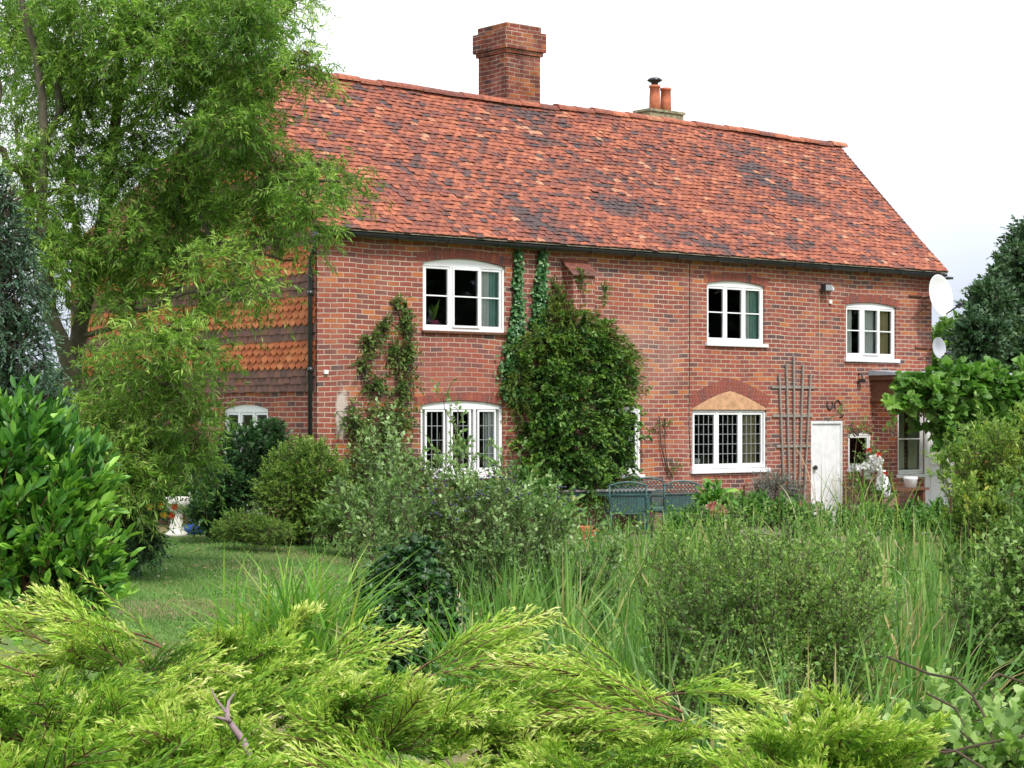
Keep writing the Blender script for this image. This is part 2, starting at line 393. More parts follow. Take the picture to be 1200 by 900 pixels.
# ------------------------------------------------------------------ ground
def sst(a, b, x):
    t = np.clip((x - a) / (b - a), 0, 1); return t * t * (3 - 2 * t)
def pondmask(x, y):
    # 1 inside the pond
    return sst(1.15, .85, ((x - 3.6) / 4.6) ** 2 + ((y - 16.8) / 6.0) ** 2)
def G(x, y):
    x = np.asarray(x, float); y = np.asarray(y, float)
    z = .24 * sst(0.5, -3.5, x) * sst(40, 30, y) * sst(8, 14, y)
    z = z + .35 * sst(8.5, 5.5, y) * sst(-3, 1, y)
    z = z - .75 * pondmask(x, y)
    z = z + .02 * np.sin(x * 1.3 + y * .7) * np.cos(y * .9 - x * .4)
    return z
def axis_pts():
    a = np.concatenate([np.linspace(-14, 14, 113), 14 + np.geomspace(.4, 1500, 26), -14 - np.geomspace(.4, 1500, 26)]); return np.sort(a)
xs = axis_pts(); ys = np.sort(np.concatenate([np.linspace(-4, 44, 193), 44 + np.geomspace(.4, 1800, 26), -4 - np.geomspace(.4, 1200, 22)]))
X, Y = np.meshgrid(xs, ys); Zg = G(X, Y)
idx = np.arange(X.size).reshape(X.shape)
F = np.stack([idx[:-1, :-1], idx[:-1, 1:], idx[1:, 1:], idx[1:, :-1]], -1).reshape(-1, 4)
m, n, p, o = new_mat('lawn')
t1 = noise(n, .55, 5, .6); t2 = noise(n, 3.2, 6, .7); t3 = noise(n, 30, 4, .7)
g1 = ramp(n, [(.2, (.085, .155, .038)), (.5, (.125, .22, .055)), (.8, (.19, .25, .09))], t2.outputs['Fac'])
g2 = ramp(n, [(.46, (0, 0, 0)), (.62, (1, 1, 1))], t1.outputs['Fac'])
c = mixc(n, g1.outputs[0], (.24, .19, .105), g2.outputs[0])
c = mixc(n, c, ramp(n, [(.3, (.7,) * 3), (.7, (1.25,) * 3)], t3.outputs['Fac']).outputs[0], 1.0, 'MULTIPLY')
n.links.new(c, p.inputs['Base Color']); p.inputs['Roughness'].default_value = .95; p.inputs['Specular IOR Level'].default_value = .15
bump(n, p, t3.outputs['Fac'], .8, .03)
ground = np_mesh('ground', np.stack([X, Y, Zg], -1).reshape(-1, 3), F, np.zeros(len(F)), m, smooth=True); tag(ground, kind='structure')
# pond water
m, n, p, o = new_mat('pond_water'); p.inputs['Base Color'].default_value = (.02, .03, .015, 1); p.inputs['Roughness'].default_value = .05
bump(n, p, noise(n, 4, 3).outputs['Fac'], .15, .02)
b = MB(); b.poly([(3.6 + 5.0 * math.cos(a), 16.8 + 6.4 * math.sin(a), -.30) for a in np.linspace(0, 2 * math.pi, 48, endpoint=False)])
tag(b.build('pond_water', m), kind='structure')
# patio
patio_m, n, p, o = new_mat('patio_paving')
tc_ = n.nodes.new('ShaderNodeTexCoord'); bt = n.nodes.new('ShaderNodeTexBrick'); n.links.new(tc_.outputs['Object'], bt.inputs['Vector'])
bt.inputs['Scale'].default_value = 1; bt.inputs['Brick Width'].default_value = .6; bt.inputs['Row Height'].default_value = .45; bt.inputs['Mortar Size'].default_value = .012
bt.inputs['Color1'].default_value = (.30, .25, .20, 1); bt.inputs['Color2'].default_value = (.22, .19, .16, 1); bt.inputs['Mortar'].default_value = (.10, .09, .07, 1)
n.links.new(bt.outputs['Color'], p.inputs['Base Color']); p.inputs['Roughness'].default_value = .9
b = MB(); b.box(3.2, 17.5, -3.2, -.002, -.25, .055)
pt = b.build('patio', patio_m); pt.location = (HX, HY, 0); pt.rotation_euler = (0, 0, HA); tag(pt, kind='structure')

# ------------------------------------------------------------------ the house
LEN, DEP, EAVE, RIDY, RIDZ = 13.83, 4.88, 4.62, 2.44, 7.36
house = empty('brick_cottage', (HX, HY, 0), HA, 'long old red brick cottage with steep orange clay tile roof and tile hung end wall', 'house')

def arc_top(x, o):
    x0, x1, z0, zs, rise = o[:5]
    t = (x - x0) / (x1 - x0) * 2 - 1
    return zs + rise * (1 - t * t)
def wall_mesh(mb, x0, x1, z0, z1, openings, plane, tofn, reveal=.16, m=0):
    """plane wall with arched openings; tofn(a, d, z) -> 3D point, a along the wall, d into the wall"""
    br = {x0, x1}
    for o in openings:
        for k in range(13): br.add(o[0] + (o[1] - o[0]) * k / 12)
    br = sorted(b_ for b_ in br if x0 - 1e-9 <= b_ <= x1 + 1e-9)
    for a, b_ in zip(br[:-1], br[1:]):
        if b_ - a < 1e-6: continue
        mid = (a + b_) / 2
        ops = sorted([o for o in openings if o[0] < mid < o[1]], key=lambda o: o[2])
        la, lb = z0, z0
        for o in ops:
            if o[2] > la + 1e-4: mb.poly([tofn(a, 0, la), tofn(b_, 0, lb), tofn(b_, 0, o[2]), tofn(a, 0, o[2])], m=m)
            la, lb = arc_top(a, o), arc_top(b_, o)
        mb.poly([tofn(a, 0, la), tofn(b_, 0, lb), tofn(b_, 0, z1), tofn(a, 0, z1)], m=m)
    for o in openings:
        P = [(o[0], o[2]), (o[1], o[2])] + [(x, arc_top(x, o)) for x in np.linspace(o[1], o[0], 13)]
        for i in range(len(P)):
            p, q = P[i], P[(i + 1) % len(P)]
            mb.poly([tofn(p[0], 0, p[1]), tofn(p[0], reveal, p[1]), tofn(q[0], reveal, q[1]), tofn(q[0], 0, q[1])], m=m)

def win_rect(pl, pr, ptop, pbot, pmid=None):
    x0, x1 = fs(pl), fs(pr); pm = (pl + pr) / 2 if pmid is None else pmid
    return x0, x1, fz(pm, pbot), fz(pm, ptop)
# x0,x1,z0,spring,rise
def W(pl, pr, pt_, pb, rise):
    x0, x1, z0, zt = win_rect(pl, pr, pt_, pb); return [x0, x1, z0, zt - rise, rise]
WA = W(495.5, 592.5, 303.5, 388.5, .085)
WB = W(493, 590, 469.5, 557, .07)
WC = W(811, 898.5, 480.5, 549, .0)
WD = W(828.5, 896, 329.5, 402.5, .06)
WE = W(991.5, 1050, 354.8, 420, .055)
WF = W(668, 752, 476, 557, .0)
WG = W(994, 1022, 505, 549, .04)
DR = [fs(950.5), fs(988), .06, fz(969, 492.5), 0.0]
openings = [WA, WB, WC, WD, WE, WF, WG, DR]
ff = lambda a, d, z: (a, d, z)
b = MB(); wall_mesh(b, 0, LEN, -.4, EAVE + .02, openings, 'x', ff)
b.build('front_wall', M_brick[0], house)
# side wall: brick below, tile hanging above
SW = [sy(314), sy(261), .55, sz(288, 473.5) - .08, .08]
ZT = 2.33                                              # top of the brick on the side wall
wing_y = 7.6
fside = lambda a, d, z: (d, a, z)
b = MB(); wall_mesh(b, 0, wing_y, -.4, EAVE, [SW], 'y', fside, m=1)
b.poly([(0, 0, EAVE), (0, DEP, EAVE), (0, RIDY, RIDZ - .08)], m=1)
b.build('side_wall', M_brick, house)
b = MB()
b.poly([(LEN, 0, -.4), (LEN, DEP, -.4), (LEN, DEP, EAVE), (LEN, RIDY, RIDZ - .08), (LEN, 0, EAVE)], m=1)
b.poly([(5, wing_y, -.4), (5, DEP, -.4), (5, DEP, EAVE), (5, wing_y, EAVE)], m=1)
b.poly([(0, wing_y, -.4), (5, wing_y, -.4), (5, wing_y, EAVE), (2.5, wing_y, 7.1), (0, wing_y, EAVE)], m=0)
b.poly([(5, DEP, -.4), (LEN, DEP, -.4), (LEN, DEP, EAVE), (5, DEP, EAVE)], m=0)
b.build('rear_wall', M_brick, house)
# rooms behind the glass
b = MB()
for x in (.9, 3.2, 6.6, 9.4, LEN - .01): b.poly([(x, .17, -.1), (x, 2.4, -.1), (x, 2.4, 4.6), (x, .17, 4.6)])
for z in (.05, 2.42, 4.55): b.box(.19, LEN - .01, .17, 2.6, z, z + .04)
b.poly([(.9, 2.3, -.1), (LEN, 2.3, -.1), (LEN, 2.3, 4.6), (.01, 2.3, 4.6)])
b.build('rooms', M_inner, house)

# --- tiled surface: rows of separate overlapping clay tiles
def tile_field(mb, org, ux, uu, nn, width, length, val, tw=.165, gauge=.1, th=.013, jitter=1., sag=None, clip=None, club=None):
    org, ux, uu, nn = map(lambda q: Vector(q), (org, ux, uu, nn))
    rows = int(length / gauge)
    for i in range(rows + 1):
        off = (i % 2) * tw / 2 - tw / 2
        cols = int(width / tw) + 2
        ry = random.gauss(0, .0035) * jitter
        for j in range(cols):
            xa = off + j * tw; xb = xa + tw - .004
            xa = max(xa, 0); xb = min(xb, width)
            if xb - xa < .03: continue
            u0 = i * gauge + ry + random.gauss(0, .004) * jitter; u1 = min(u0 + gauge * 1.6, length + .02)
            if clip and not clip((xa + xb) / 2, u0): continue
            lift = .024 + random.gauss(0, .003) * jitter; tl = random.gauss(0, .003) * jitter
            s_ = sag((xa + xb) / 2, u0) if sag else 0
            r = val((xa + xb) / 2, u0, i)
            um = u0
            isclub = club and club(i)
            def P(x, u, h): return org + ux * x + uu * u + nn * (h + s_)
            xm = (xa + xb) / 2
            if not isclub:
                V = [P(xa, u0 + random.gauss(0, .002), lift + tl - .003), P(xm, u0, lift + .003), P(xb, u0 + random.gauss(0, .002), lift - tl - .003),
                     P(xb, u1, .002), P(xm, u1, .006), P(xa, u1, .002),
                     P(xa, u0, lift + tl - th - .003), P(xm, u0, lift - th + .003), P(xb, u0, lift - tl - th - .003)]
                mb.mesh(V, [(0, 1, 4, 5), (1, 2, 3, 4), (6, 7, 1, 0), (7, 8, 2, 1), (6, 0, 5), (8, 3, 2)], r)
            else:
                cv = []
                wd = (xb - xa)
                for q, dd in ((0, .055), (.12, .03), (.3, .008), (.5, 0), (.7, .008), (.88, .03), (1, .055)):
                    cv.append((xa + wd * q, u0 + dd))
                T = [P(x, u, lift + .002) for x, u in cv]; Bq = [P(x, u, lift - th - .004) for x, u in cv]
                top = [P(xb, u1, .002), P(xa, u1, .002)]
                V = T + top + Bq
                Fq = [tuple(range(9))] + [(9 + k, 10 + k, 1 + k, k) for k in range(6)]
                mb.mesh(V, Fq, r)

def gsum(x, u, spots):
    return sum(a * math.exp(-((x - cx) * math.cos(th) + (u - cu) * math.sin(th)) ** 2 / (2 * sx * sx) - (-(x - cx) * math.sin(th) + (u - cu) * math.cos(th)) ** 2 / (2 * su * su)) for cx, cu, sx, su, th, a in spots)
EY, EZ = -.27, 4.66
SL = math.hypot(RIDY - EY, RIDZ - EZ); uu = ((0, (RIDY - EY) / SL, (RIDZ - EZ) / SL)); nn = (0, -uu[2], uu[1])
def roof_xu(px, py):                       # picture point on the front roof slope -> roof coordinates
    d = np.array([(px - 600) / FPX, 1, (HZ - py) / FPX]); o = np.array([0, 0, CAMZ])
    P0 = H(0, EY, EZ); nw = Hv(np.array([nn])) [0] - H(0, 0, 0); nw[2] = nn[2]
    t = np.dot(P0 - o, nw) / np.dot(d, nw); P = o + d * t; q = P - H(0, 0, 0)
    x = HC * q[0] + HS * q[1]; y = -HS * q[0] + HC * q[1]
    return x + .12, math.hypot(y - EY, P[2] - EZ)
def spot(px, py, sx, su, th, a):
    x, u = roof_xu(px, py); return (x, u, sx, su, th, a)
spots = [spot(622, 137, .30, .20, .0, -.7), spot(655, 145, .3, .08, 0, -.5), spot(628, 166, .22, .12, 0, -.7), spot(690, 172, .35, .1, 0, -.5),
         spot(720, 238, .5, .12, -.1, -.7), spot(700, 208, .4, .1, 0, -.4), spot(690, 215, .4, .1, 0, -.4), spot(725, 250, .3, .1, 0, -.5),
         spot(610, 245, .16, .35, .1, -.55), spot(645, 268, .45, .28, .1, -.55), spot(595, 275, .2, .1, 0, -.3),
         spot(868, 178, .35, .12, 0, -.6), spot(888, 200, .4, .15, -.4, -.75), spot(915, 222, .45, .13, -.5, -.75), spot(935, 235, .5, .12, 0, -.5),
         spot(812, 280, .35, .16, 0, -.5), spot(845, 292, .5, .1, 0, -.45), spot(935, 285, .4, .12, 0, -.45), spot(505, 262, .3, .08, 0, -.35),
         spot(480, 195, .3, .06, 0, -.4), spot(510, 182, .2, .06, 0, -.4), spot(770, 250, .5, .1, 0, -.35)]
from mathutils import noise as mnoise
def roofval(x, u, i):
    n1 = mnoise.noise(Vector((x * .9, u * 2.2, 3.1))); n2 = mnoise.noise(Vector((x * 2.8, u * 7, 9)))
    n3 = mnoise.noise(Vector((x * 1.6, u * 11, 21)))
    v = .50 + random.gauss(0, .13) + n1 * .16 + n2 * .14 + n3 * .16 + gsum(x, u, spots) * random.uniform(.35, 1.0)
    if random.random() < .10: v -= .25
    if n2 > .38 and random.random() < .7: v -= .35
    if random.random() < .02: v = random.uniform(.86, .97)
    return min(1, max(0, v))
def sagf(x, u):
    return .03 * math.sin(x * .8 + .6) * (u / SL) - .018 * math.sin(math.pi * u / SL) * (1 + .4 * math.sin(x * 1.1)) + .012 * mnoise.noise(Vector((x * 1.2, u * 1.2, 0)))
b = MB()
tile_field(b, (-.12, EY, EZ), (1, 0, 0), uu, nn, LEN + .27, SL, roofval, sag=sagf, gauge=.095, tw=.152, jitter=1.6)
roof = b.build('roof', M_tile, house)
b = MB()   # rear slopes
uu2 = (0, -uu[1], uu[2])
tile_field(b, (LEN + .15, 2 * RIDY - EY, EZ), (-1, 0, 0), uu2, (0, uu[2], uu[1]), LEN + .27, SL, lambda x, u, i: min(1, max(0, random.gauss(.45, .15))), gauge=.2, tw=.33)
# wing, slope towards the side
wl = math.hypot(2.75, 2.45); wu = (2.75 / wl, 0, 2.45 / wl)
tile_field(b, (-.25, wing_y + .1, 4.66), (0, -1, 0), wu, (-wu[2], 0, wu[0]), wing_y - 2.5, wl, lambda x, u, i: min(1, max(0, random.gauss(.42, .14))))
tile_field(b, (5.25, 2.6, 4.66), (0, 1, 0), (-wu[0], 0, wu[2]), (wu[2], 0, wu[0]), wing_y - 2.5, wl, lambda x, u, i: .4, gauge=.2, tw=.33)
b.build('rear_roof', M_tile, house)
b = MB()   # boarding under the tiles
for sgn in (0, 1):
    ya, yb = (EY, RIDY) if sgn == 0 else (2 * RIDY - EY, RIDY)
    b.mesh([(-.1, ya, EZ - .02), (LEN + .13, ya, EZ - .02), (LEN + .13, yb, RIDZ - .16), (-.1, yb, RIDZ - .16),
            (-.1, ya + .05, EZ - .03), (LEN + .13, ya + .05, EZ - .03), (LEN + .13, yb, RIDZ - .2), (-.1, yb, RIDZ - .2)], [(0, 1, 2, 3), (4, 5, 6, 7), (0, 1, 5, 4), (1, 2, 6, 5), (0, 3, 7, 4)])
b.mesh([(-.24, wing_y + .08, 4.63), (-.24, 2.6, 4.63), (2.5, 2.6, 7.06), (2.5, wing_y + .08, 7.06), (5.24, wing_y + .08, 4.63), (5.24, 2.6, 4.63)], [(0, 1, 2, 3), (3, 2, 5, 4)])
b.build('roof_boarding', M_fascia, house)
# ridge tiles
b = MB()
x = -.14; k = 0
while x < LEN + .14:
    l = .44; zz = RIDZ + sagf(x, SL) * .7 + random.gauss(0, .006); r = random.choice([.3, .42, .5, .6, .68, .72, .85])
    rr = .125; V = []; Fq = []
    for xx, ra in ((x, rr + .006), (x + l - .01, rr - .006)):
        for q in range(9):
            a = math.pi * q / 8; V.append((xx, RIDY - ra * math.cos(a), zz - .055 + ra * .82 * math.sin(a)))
    Fq = [(q, q + 1, q + 10, q + 9) for q in range(8)] + [tuple(range(9)), tuple(range(9, 18))]
    b.mesh(V, Fq, r); x += l - .02
b.build('ridge_tiles', M_tile, house)
# left verge of darker tiles turned up against the end wall, right verge
for xe in (-.135, LEN + .12):
    b = MB()
    for i in range(38):
        t0, t1 = i / 38, (i + 1.1) / 38
        p0 = Vector((xe, EY + (RIDY - EY) * t0, EZ + (RIDZ - EZ) * t0)); p1 = Vector((xe, EY + (RIDY - EY) * t1, EZ + (RIDZ - EZ) * t1))
        N = Vector(nn)
        V = [p0 + N * .004, p1 - N * .01, p1 - N * .04, p0 - N * .035]; V2 = [q + Vector((.03, 0, 0)) for q in V]
        b.mesh(V + V2, [(0, 1, 2, 3), (4, 5, 6, 7), (0, 1, 5, 4), (3, 2, 6, 7), (0, 3, 7, 4), (1, 2, 6, 5)], random.choice([.05, .15, .3]))
    b.build('verge', M_tile, house)

# tile hanging on the side wall: bands of plain dark tiles and orange club tiles
def band(i):                      # row index from the bottom, gauge .105
    z = i * .105
    return (.30 < z < .66) or (.93 < z < 1.30) or (1.60 < z < 2.0) or (2.3 < z < 2.63) or (3.1 < z < 3.4)
def hangclip(x, u):
    z = ZT + u; y = wing_y - x
    if z < EAVE + .1: return True
    if y > DEP: return False
    return z < EAVE + (RIDZ - EAVE) * (1 - abs(y - RIDY) / RIDY) - .12
hv = lambda x, u, i: (min(1, max(.55, random.gauss(.78, .12))) if band(i) and not (.2 < u - 2.0 < .7 and random.random() < .5) else min(.5, max(0, random.gauss(.28, .10))))
b = MB()
tile_field(b, (-.022, wing_y, ZT), (0, -1, 0), (0, 0, 1), (-1, 0, 0), wing_y, RIDZ - ZT, hv, gauge=.105, clip=hangclip, club=band)
b.build('hung_tiles', M_hang, house)

# gutter, fascia, downpipes
b = MB(); b.box(-.12, LEN + .1, -.14, -.10, EAVE - .06, EAVE + .02); b.box(-.1, LEN + .08, -.10, -.001, EAVE - .04, EAVE - .01)
b.build('fascia', M_fascia, house)
b = MB(); n_ = 9; gx = np.linspace(-.16, LEN + .14, 15)
for a, c_ in zip(gx[:-1], gx[1:]):
    V = []
    for xx in (a, c_):
        for q in range(n_):
            an = math.pi + math.pi * q / (n_ - 1); V.append((xx, -.205 + .058 * math.cos(an), EAVE + .0 + .058 * math.sin(an)))
        for q in range(n_):
            an = 2 * math.pi - math.pi * q / (n_ - 1); V.append((xx, -.205 + .05 * math.cos(an), EAVE + .0 + .05 * math.sin(an)))
    N2 = 2 * n_
    b.mesh(V, [(q, (q + 1) % N2, N2 + (q + 1) % N2, N2 + q) for q in range(N2)] )
b.build('gutter', M_gutter, house, smooth=False)
for xx in np.arange(.3, LEN, .95):
    b = MB(); b.tube([(xx, -.142, EAVE + .0), (xx, -.15, EAVE - .05), (xx, -.205, EAVE - .068), (xx, -.262, EAVE - .05), (xx, -.272, EAVE + .01)], .008, 5)
    b.build('gutter_bracket', M_black, house)
b = MB()
b.tube([(-.13, -.2, EAVE - .05), (-.13, -.19, EAVE - .16), (-.13, -.10, EAVE - .27), (-.10, .02, EAVE - .40), (-.085, .06, EAVE - .5), (-.085, .06, .05)], .036, 10)
for z in (1.2, 2.6, 3.7): b.tube([(-.085, .06, z), (-.085, .06, z + .07)], .046, 10)
b.box(-.18, -.09, -.24, -.15, EAVE - .14, EAVE - .03)
b.build('downpipe', M_black, house, smooth=True)
b = MB()
b.tube([(LEN + .1, -.2, EAVE - .03), (LEN + .14, -.1, EAVE - .1), (LEN + .10, .25, EAVE - .25), (LEN + .08, .3, EAVE - .5), (LEN + .08, .3, .05)], .055, 10)
b.box(LEN + .05, LEN + .3, -.27, .1, EAVE - .09, EAVE - .045)
b.build('downpipe', M_black, house, smooth=True)

# chimneys
def auto_m(mb):
    for i, f in enumerate(mb.f):
        v = [Vector(mb.v[k]) for k in f[:4]]; nn_ = (v[1] - v[0]).cross(v[2] - v[0])
        mb.m[i] = 1 if abs(nn_.x) > abs(nn_.y) else 0
b = MB()
cx0, cx1, cy0, cy1 = 5.57, 6.33, 2.53, 3.31
b.box(cx0, cx1, cy0, cy1, 6.6, 8.20)
b.box(cx0 - .035, cx1 + .035, cy0 - .035, cy1 + .035, 8.20, 8.27)
b.box(cx0 - .075, cx1 + .075, cy0 - .075, cy1 + .075, 8.27, 8.60)
b.box(cx0 - .01, cx1 + .01, cy0 - .01, cy1 + .01, 8.60, 8.72)
auto_m(b); ch = b.build('chimney', M_sooty, house, bevel=.008)
x2, y2 = 0, 5.0
sx2 = fs(748, 5.0), fs(786, 5.0)
b = MB(); cs, ce = fs(762, 5.0), fs(801, 5.0); zt2 = fz(780, 132, 5.0)
b.box(cs, ce, 5.0, 5.45, 5.4, zt2 - .0)
b.box(cs - .03, ce + .03, 4.97, 5.48, zt2, zt2 + .05)
ch2 = b.build('chimney', M_stone, house)
pots = [((fs(768, 5.2)), 1), ((fs(781, 5.2)), 0)]
for (pxx, cowl) in pots:
    b = MB(); h_ = fz(768, 103, 5.2) - zt2 if cowl else fz(780, 106, 5.2) - zt2
    b.lathe([(.001, -.05), (.115, -.05), (.11, h_ * .5), (.10, h_ - .05), (.118, h_ - .045), (.118, h_), (.09, h_), (.085, h_ - .2), (.001, h_ - .2)], (pxx, 5.22, zt2 + .05), 20)
    po = b.build('chimney_pot', M_pot, ch2, smooth=True)
    if cowl:
        b = MB()
        b.lathe([(.07, 0), (.07, .05), (.15, .09), (.155, .11), (.11, .15), (.001, .165)], (pxx, 5.22, zt2 + h_ + .05), 20)
        b.lathe([(.15, .09), (.001, .07)], (pxx, 5.22, zt2 + h_ + .05), 20)
        b.build('cowl', M_black, ch2, smooth=True)

# pier with tiled cap
pxl, pxr = fs(672, -.25), fs(697, -.25)
ztop = fz(684, 322, -.25)
b = MB(); b.box(pxl, pxr, -.25, -.001, -.3, ztop)
b.mesh([(pxl, -.25, ztop), (pxr, -.25, ztop), (pxr, -.001, ztop), (pxl, -.001, ztop), (pxl, -.001, ztop + .24), (pxr, -.001, ztop + .24)], [(0, 1, 5, 4), (0, 4, 3), (1, 2, 5)])
auto_m(b); pier = b.build('pier', M_brick, house)
b = MB()
for i in range(3):
    t = i / 3
    V = []
    for t_, hh in ((t, .035), (t + .5, .012)):
        yy = -.30 + .30 * t_; zz = ztop - .035 + .27 * t_
        V += [(pxl - .05, yy, zz + hh), (pxr + .05, yy, zz + hh), (pxr + .05, yy, zz + hh - .02), (pxl - .05, yy, zz + hh - .02)]
    b.mesh(V, [(0, 1, 5, 4), (3, 2, 1, 0), (0, 4, 7, 3), (1, 2, 6, 5)], .2 + .1 * i)
b.build('pier_cap', M_tile, pier)

# arches of bricks on end
def arch(o, hgt, name='arch', proud=.004, ext=.10, rise_add=0., apex=None):
    mb = MB(); n_ = max(6, int((o[1] - o[0] + 2 * ext) / .078))
    xa, xb = o[0] - ext, o[1] + ext
    def lower(x): return arc_top(min(max(x, o[0]), o[1]), o) + .004
    pts = []
    for k in range(n_ + 1):
        x = xa + (xb - xa) * k / n_
        base = lower(x); t = (x - (o[0] + o[1]) / 2) / ((o[1] - o[0]) / 2)
        lean = t * .03
        pts.append(((x, base), (x + lean, base + hgt)))
    for k in range(n_):
        (a0, z0), (a1, z1) = pts[k]; (b0, y0), (b1, y1) = pts[k + 1]; g = .006
        V = [(a0 + g, -proud, z0), (b0 - g, -proud, y0), (b1 - g, -proud, y1), (a1 + g, -proud, z1)]
        V2 = [(q[0], .05, q[2]) for q in V]
        mb.mesh(V + V2, [(0, 1, 2, 3), (0, 1, 5, 4), (1, 2, 6, 5), (2, 3, 7, 6), (3, 0, 4, 7)], min(1, max(0, random.gauss(.40, .2))))
    return mb.build(name, M_vouss, house)
arch(WA, .14); arch(WB, .12); arch(WD, .13, ext=.06); arch(WE, .13, ext=.06); arch(WG, .14, ext=.03)
# pointed relieving arch over the leaded window
b = MB(); xl, xr = WC[0], WC[1]; xc = (xl + xr) / 2; zb = WC[3] + .0
zap = fz(857, 458); half = (xr - xl) / 2
def prof(t):   # t -1..1, intrados
    a = abs(t); return zb + .03 + (zap - zb - .03) * (1 - a ** 1.35)
NV = 30
for k in range(NV):
    ts = [-1.0 + 2 * k / NV + .008, -1.0 + 2 * (k + 1) / NV - .008]
    V = []
    for t in ts:
        x0_ = xc + t * half; z0_ = prof(t)
        nx = t * .55; nz = 1.0; l = math.hypot(nx, nz); th_ = .215
        V.append(((x0_, z0_), (x0_ + nx / l * th_, z0_ + nz / l * th_)))
    (a, a2), (c_, c2) = V
    Vq = [(a[0], -.006, a[1]), (c_[0], -.006, c_[1]), (c2[0], -.006, c2[1]), (a2[0], -.006, a2[1])]
    Vb = [(q[0], .03, q[2]) for q in Vq]
    b.mesh(Vq + Vb, [(0, 1, 2, 3), (0, 1, 5, 4), (1, 2, 6, 5), (2, 3, 7, 6), (3, 0, 4, 7)], min(1, max(0, random.gauss(.38, .12))))
b.build('relieving_arch', M_vouss, house)
b = MB(); P = [(xc + t * half * .995, -.003, prof(t) - .006) for t in np.linspace(1, -1, 25)]
b.poly([(xl + .005, -.003, zb + .005), (xr - .005, -.003, zb + .005)] + P); b.build('arch_infill', M_plaster, house)

# windows
def bar(mb, x0, x1, z0, z1, y0, y1): mb.box(x0, x1, y0, y1, z0, z1)
def window(o, lights, sillw=.03, name='window', opened=None, midbar=True, lead=None, curtains=(), fw=.045, silldrop=.055, xf=None, sillmat=None):
    """lights: list of (x0,x1) fractions; local frame of the wall: x along, y into the wall"""
    x0, x1, z0, zs, rise = o; w_ = x1 - x0; g = .004
    root_m = MB()
    yf, yb = .035, .10
    # outer frame: jambs, sill bar, head up to the arc
    root_m.box(x0 + g, x0 + fw, yf, yb, z0 + g, zs); root_m.box(x1 - fw, x1 - g, yf, yb, z0 + g, zs)
    root_m.box(x0 + fw, x1 - fw, yf, yb, z0 + g, z0 + fw * 1.15)
    xs_ = np.linspace(x0 + g, x1 - g, 13)
    for a, c_ in zip(xs_[:-1], xs_[1:]):
        za, zc = arc_top(a, o) - g, arc_top(c_, o) - g; zl = zs - fw
        V = [(a, yf, zl), (c_, yf, zl), (c_, yf, zc), (a, yf, za)]; V2 = [(q[0], yb, q[2]) for q in V]
        root_m.mesh(V + V2, [(0, 1, 2, 3), (4, 7, 6, 5), (0, 4, 5, 1)])
    for k in range(1, len(lights)):
        xm = x0 + w_ * (lights[k - 1][1] + lights[k][0]) / 2; root_m.box(xm - .022, xm + .022, yf - .002, yb, z0 + fw * 1.15, zs - fw)
    wn = root_m.build(name, M_white, house)
    parts = [wn]
    zlo, zhi = z0 + fw * 1.15, zs - fw
    gl = MB()
    for k, (a, c_) in enumerate(lights):
        xa, xb = x0 + w_ * a, x0 + w_ * c_
        cs_ = MB(); cf = .034
        dy = -.03 if opened == k else 0.0
        za, zb_ = zlo + .004, zhi - .004
        ym0, ym1 = yf + .008 + dy, yb - .012 + dy
        if opened == k: ym0, ym1 = yf - .022, yf + .03
        cs_.box(xa, xa + cf, ym0, ym1, za, zb_); cs_.box(xb - cf, xb, ym0, ym1, za, zb_)
        cs_.box(xa + cf, xb - cf, ym0, ym1, za, za + cf); cs_.box(xa + cf, xb - cf, ym0, ym1, zb_ - cf, zb_)
        if midbar: zm = za + (zb_ - za) * .52; cs_.box(xa + cf, xb - cf, ym0 + .012, ym1 - .012, zm - .010, zm + .010)
        co = cs_.build('casement', M_white, wn); parts.append(co)
        yg = (ym0 + ym1) / 2
        gl.poly([(xa + cf, yg, za + cf), (xb - cf, yg, za + cf), (xb - cf, yg, zb_ - cf), (xa + cf, yg, zb_ - cf)])
        if lead:
            ld = MB(); nc, nr = lead
            for q in range(1, nc): xx = xa + cf + (xb - xa - 2 * cf) * q / nc; ld.box(xx - .006, xx + .006, yg - .007, yg + .007, za + cf, zb_ - cf)
            for q in range(1, nr): zz = za + cf + (zb_ - za - 2 * cf) * q / nr; ld.box(xa + cf, xb - cf, yg - .0065, yg + .0065, zz - .005, zz + .005)
            parts.append(ld.build('lead_lattice', M_lead, wn))
    parts.append(gl.build('glass', M_glass, wn))
    sl = MB(); sl.box(x0 - sillw, x1 + sillw, -.055, .04, z0 - silldrop, z0 - .001)
    parts.append(sl.build('sill', sillmat or M_whitew, wn, bevel=.006))
    for (a, c_, mat, full) in curtains:
        cb_ = MB(); xa, xb = x0 + w_ * a, x0 + w_ * c_; nn2 = 28; V = []
        for q in range(nn2 + 1):
            xx = xa + (xb - xa) * q / nn2; yy = .145 + .02 * math.sin(q * 1.55) + .01 * math.sin(q * .7)
            V += [(xx, yy, z0 + .01), (xx, yy, zs + .05)]
        cb_.mesh(V, [(2 * q, 2 * q + 2, 2 * q + 3, 2 * q + 1) for q in range(nn2)])
        parts.append(cb_.build('curtain', mat, wn, smooth=True))
    if xf is not None:
        for pt_ in parts:
            pt_.data.transform(xf)
    return wn
th3 = [(.045, .34), (.365, .655), (.68, .955)]
window(WA, [(.035, .335), (.36, .69), (.70, .965)], opened=1, curtains=[(.73, .86, M_curt, 1), (.84, .98, M_curtg, 1)], sillmat=M_wood, silldrop=.04)
window(WB, [(.07, .31), (.38, .62), (.70, .93)], midbar=False, lead=(3, 4), curtains=[(.84, .95, M_curt, 1)], fw=.06)
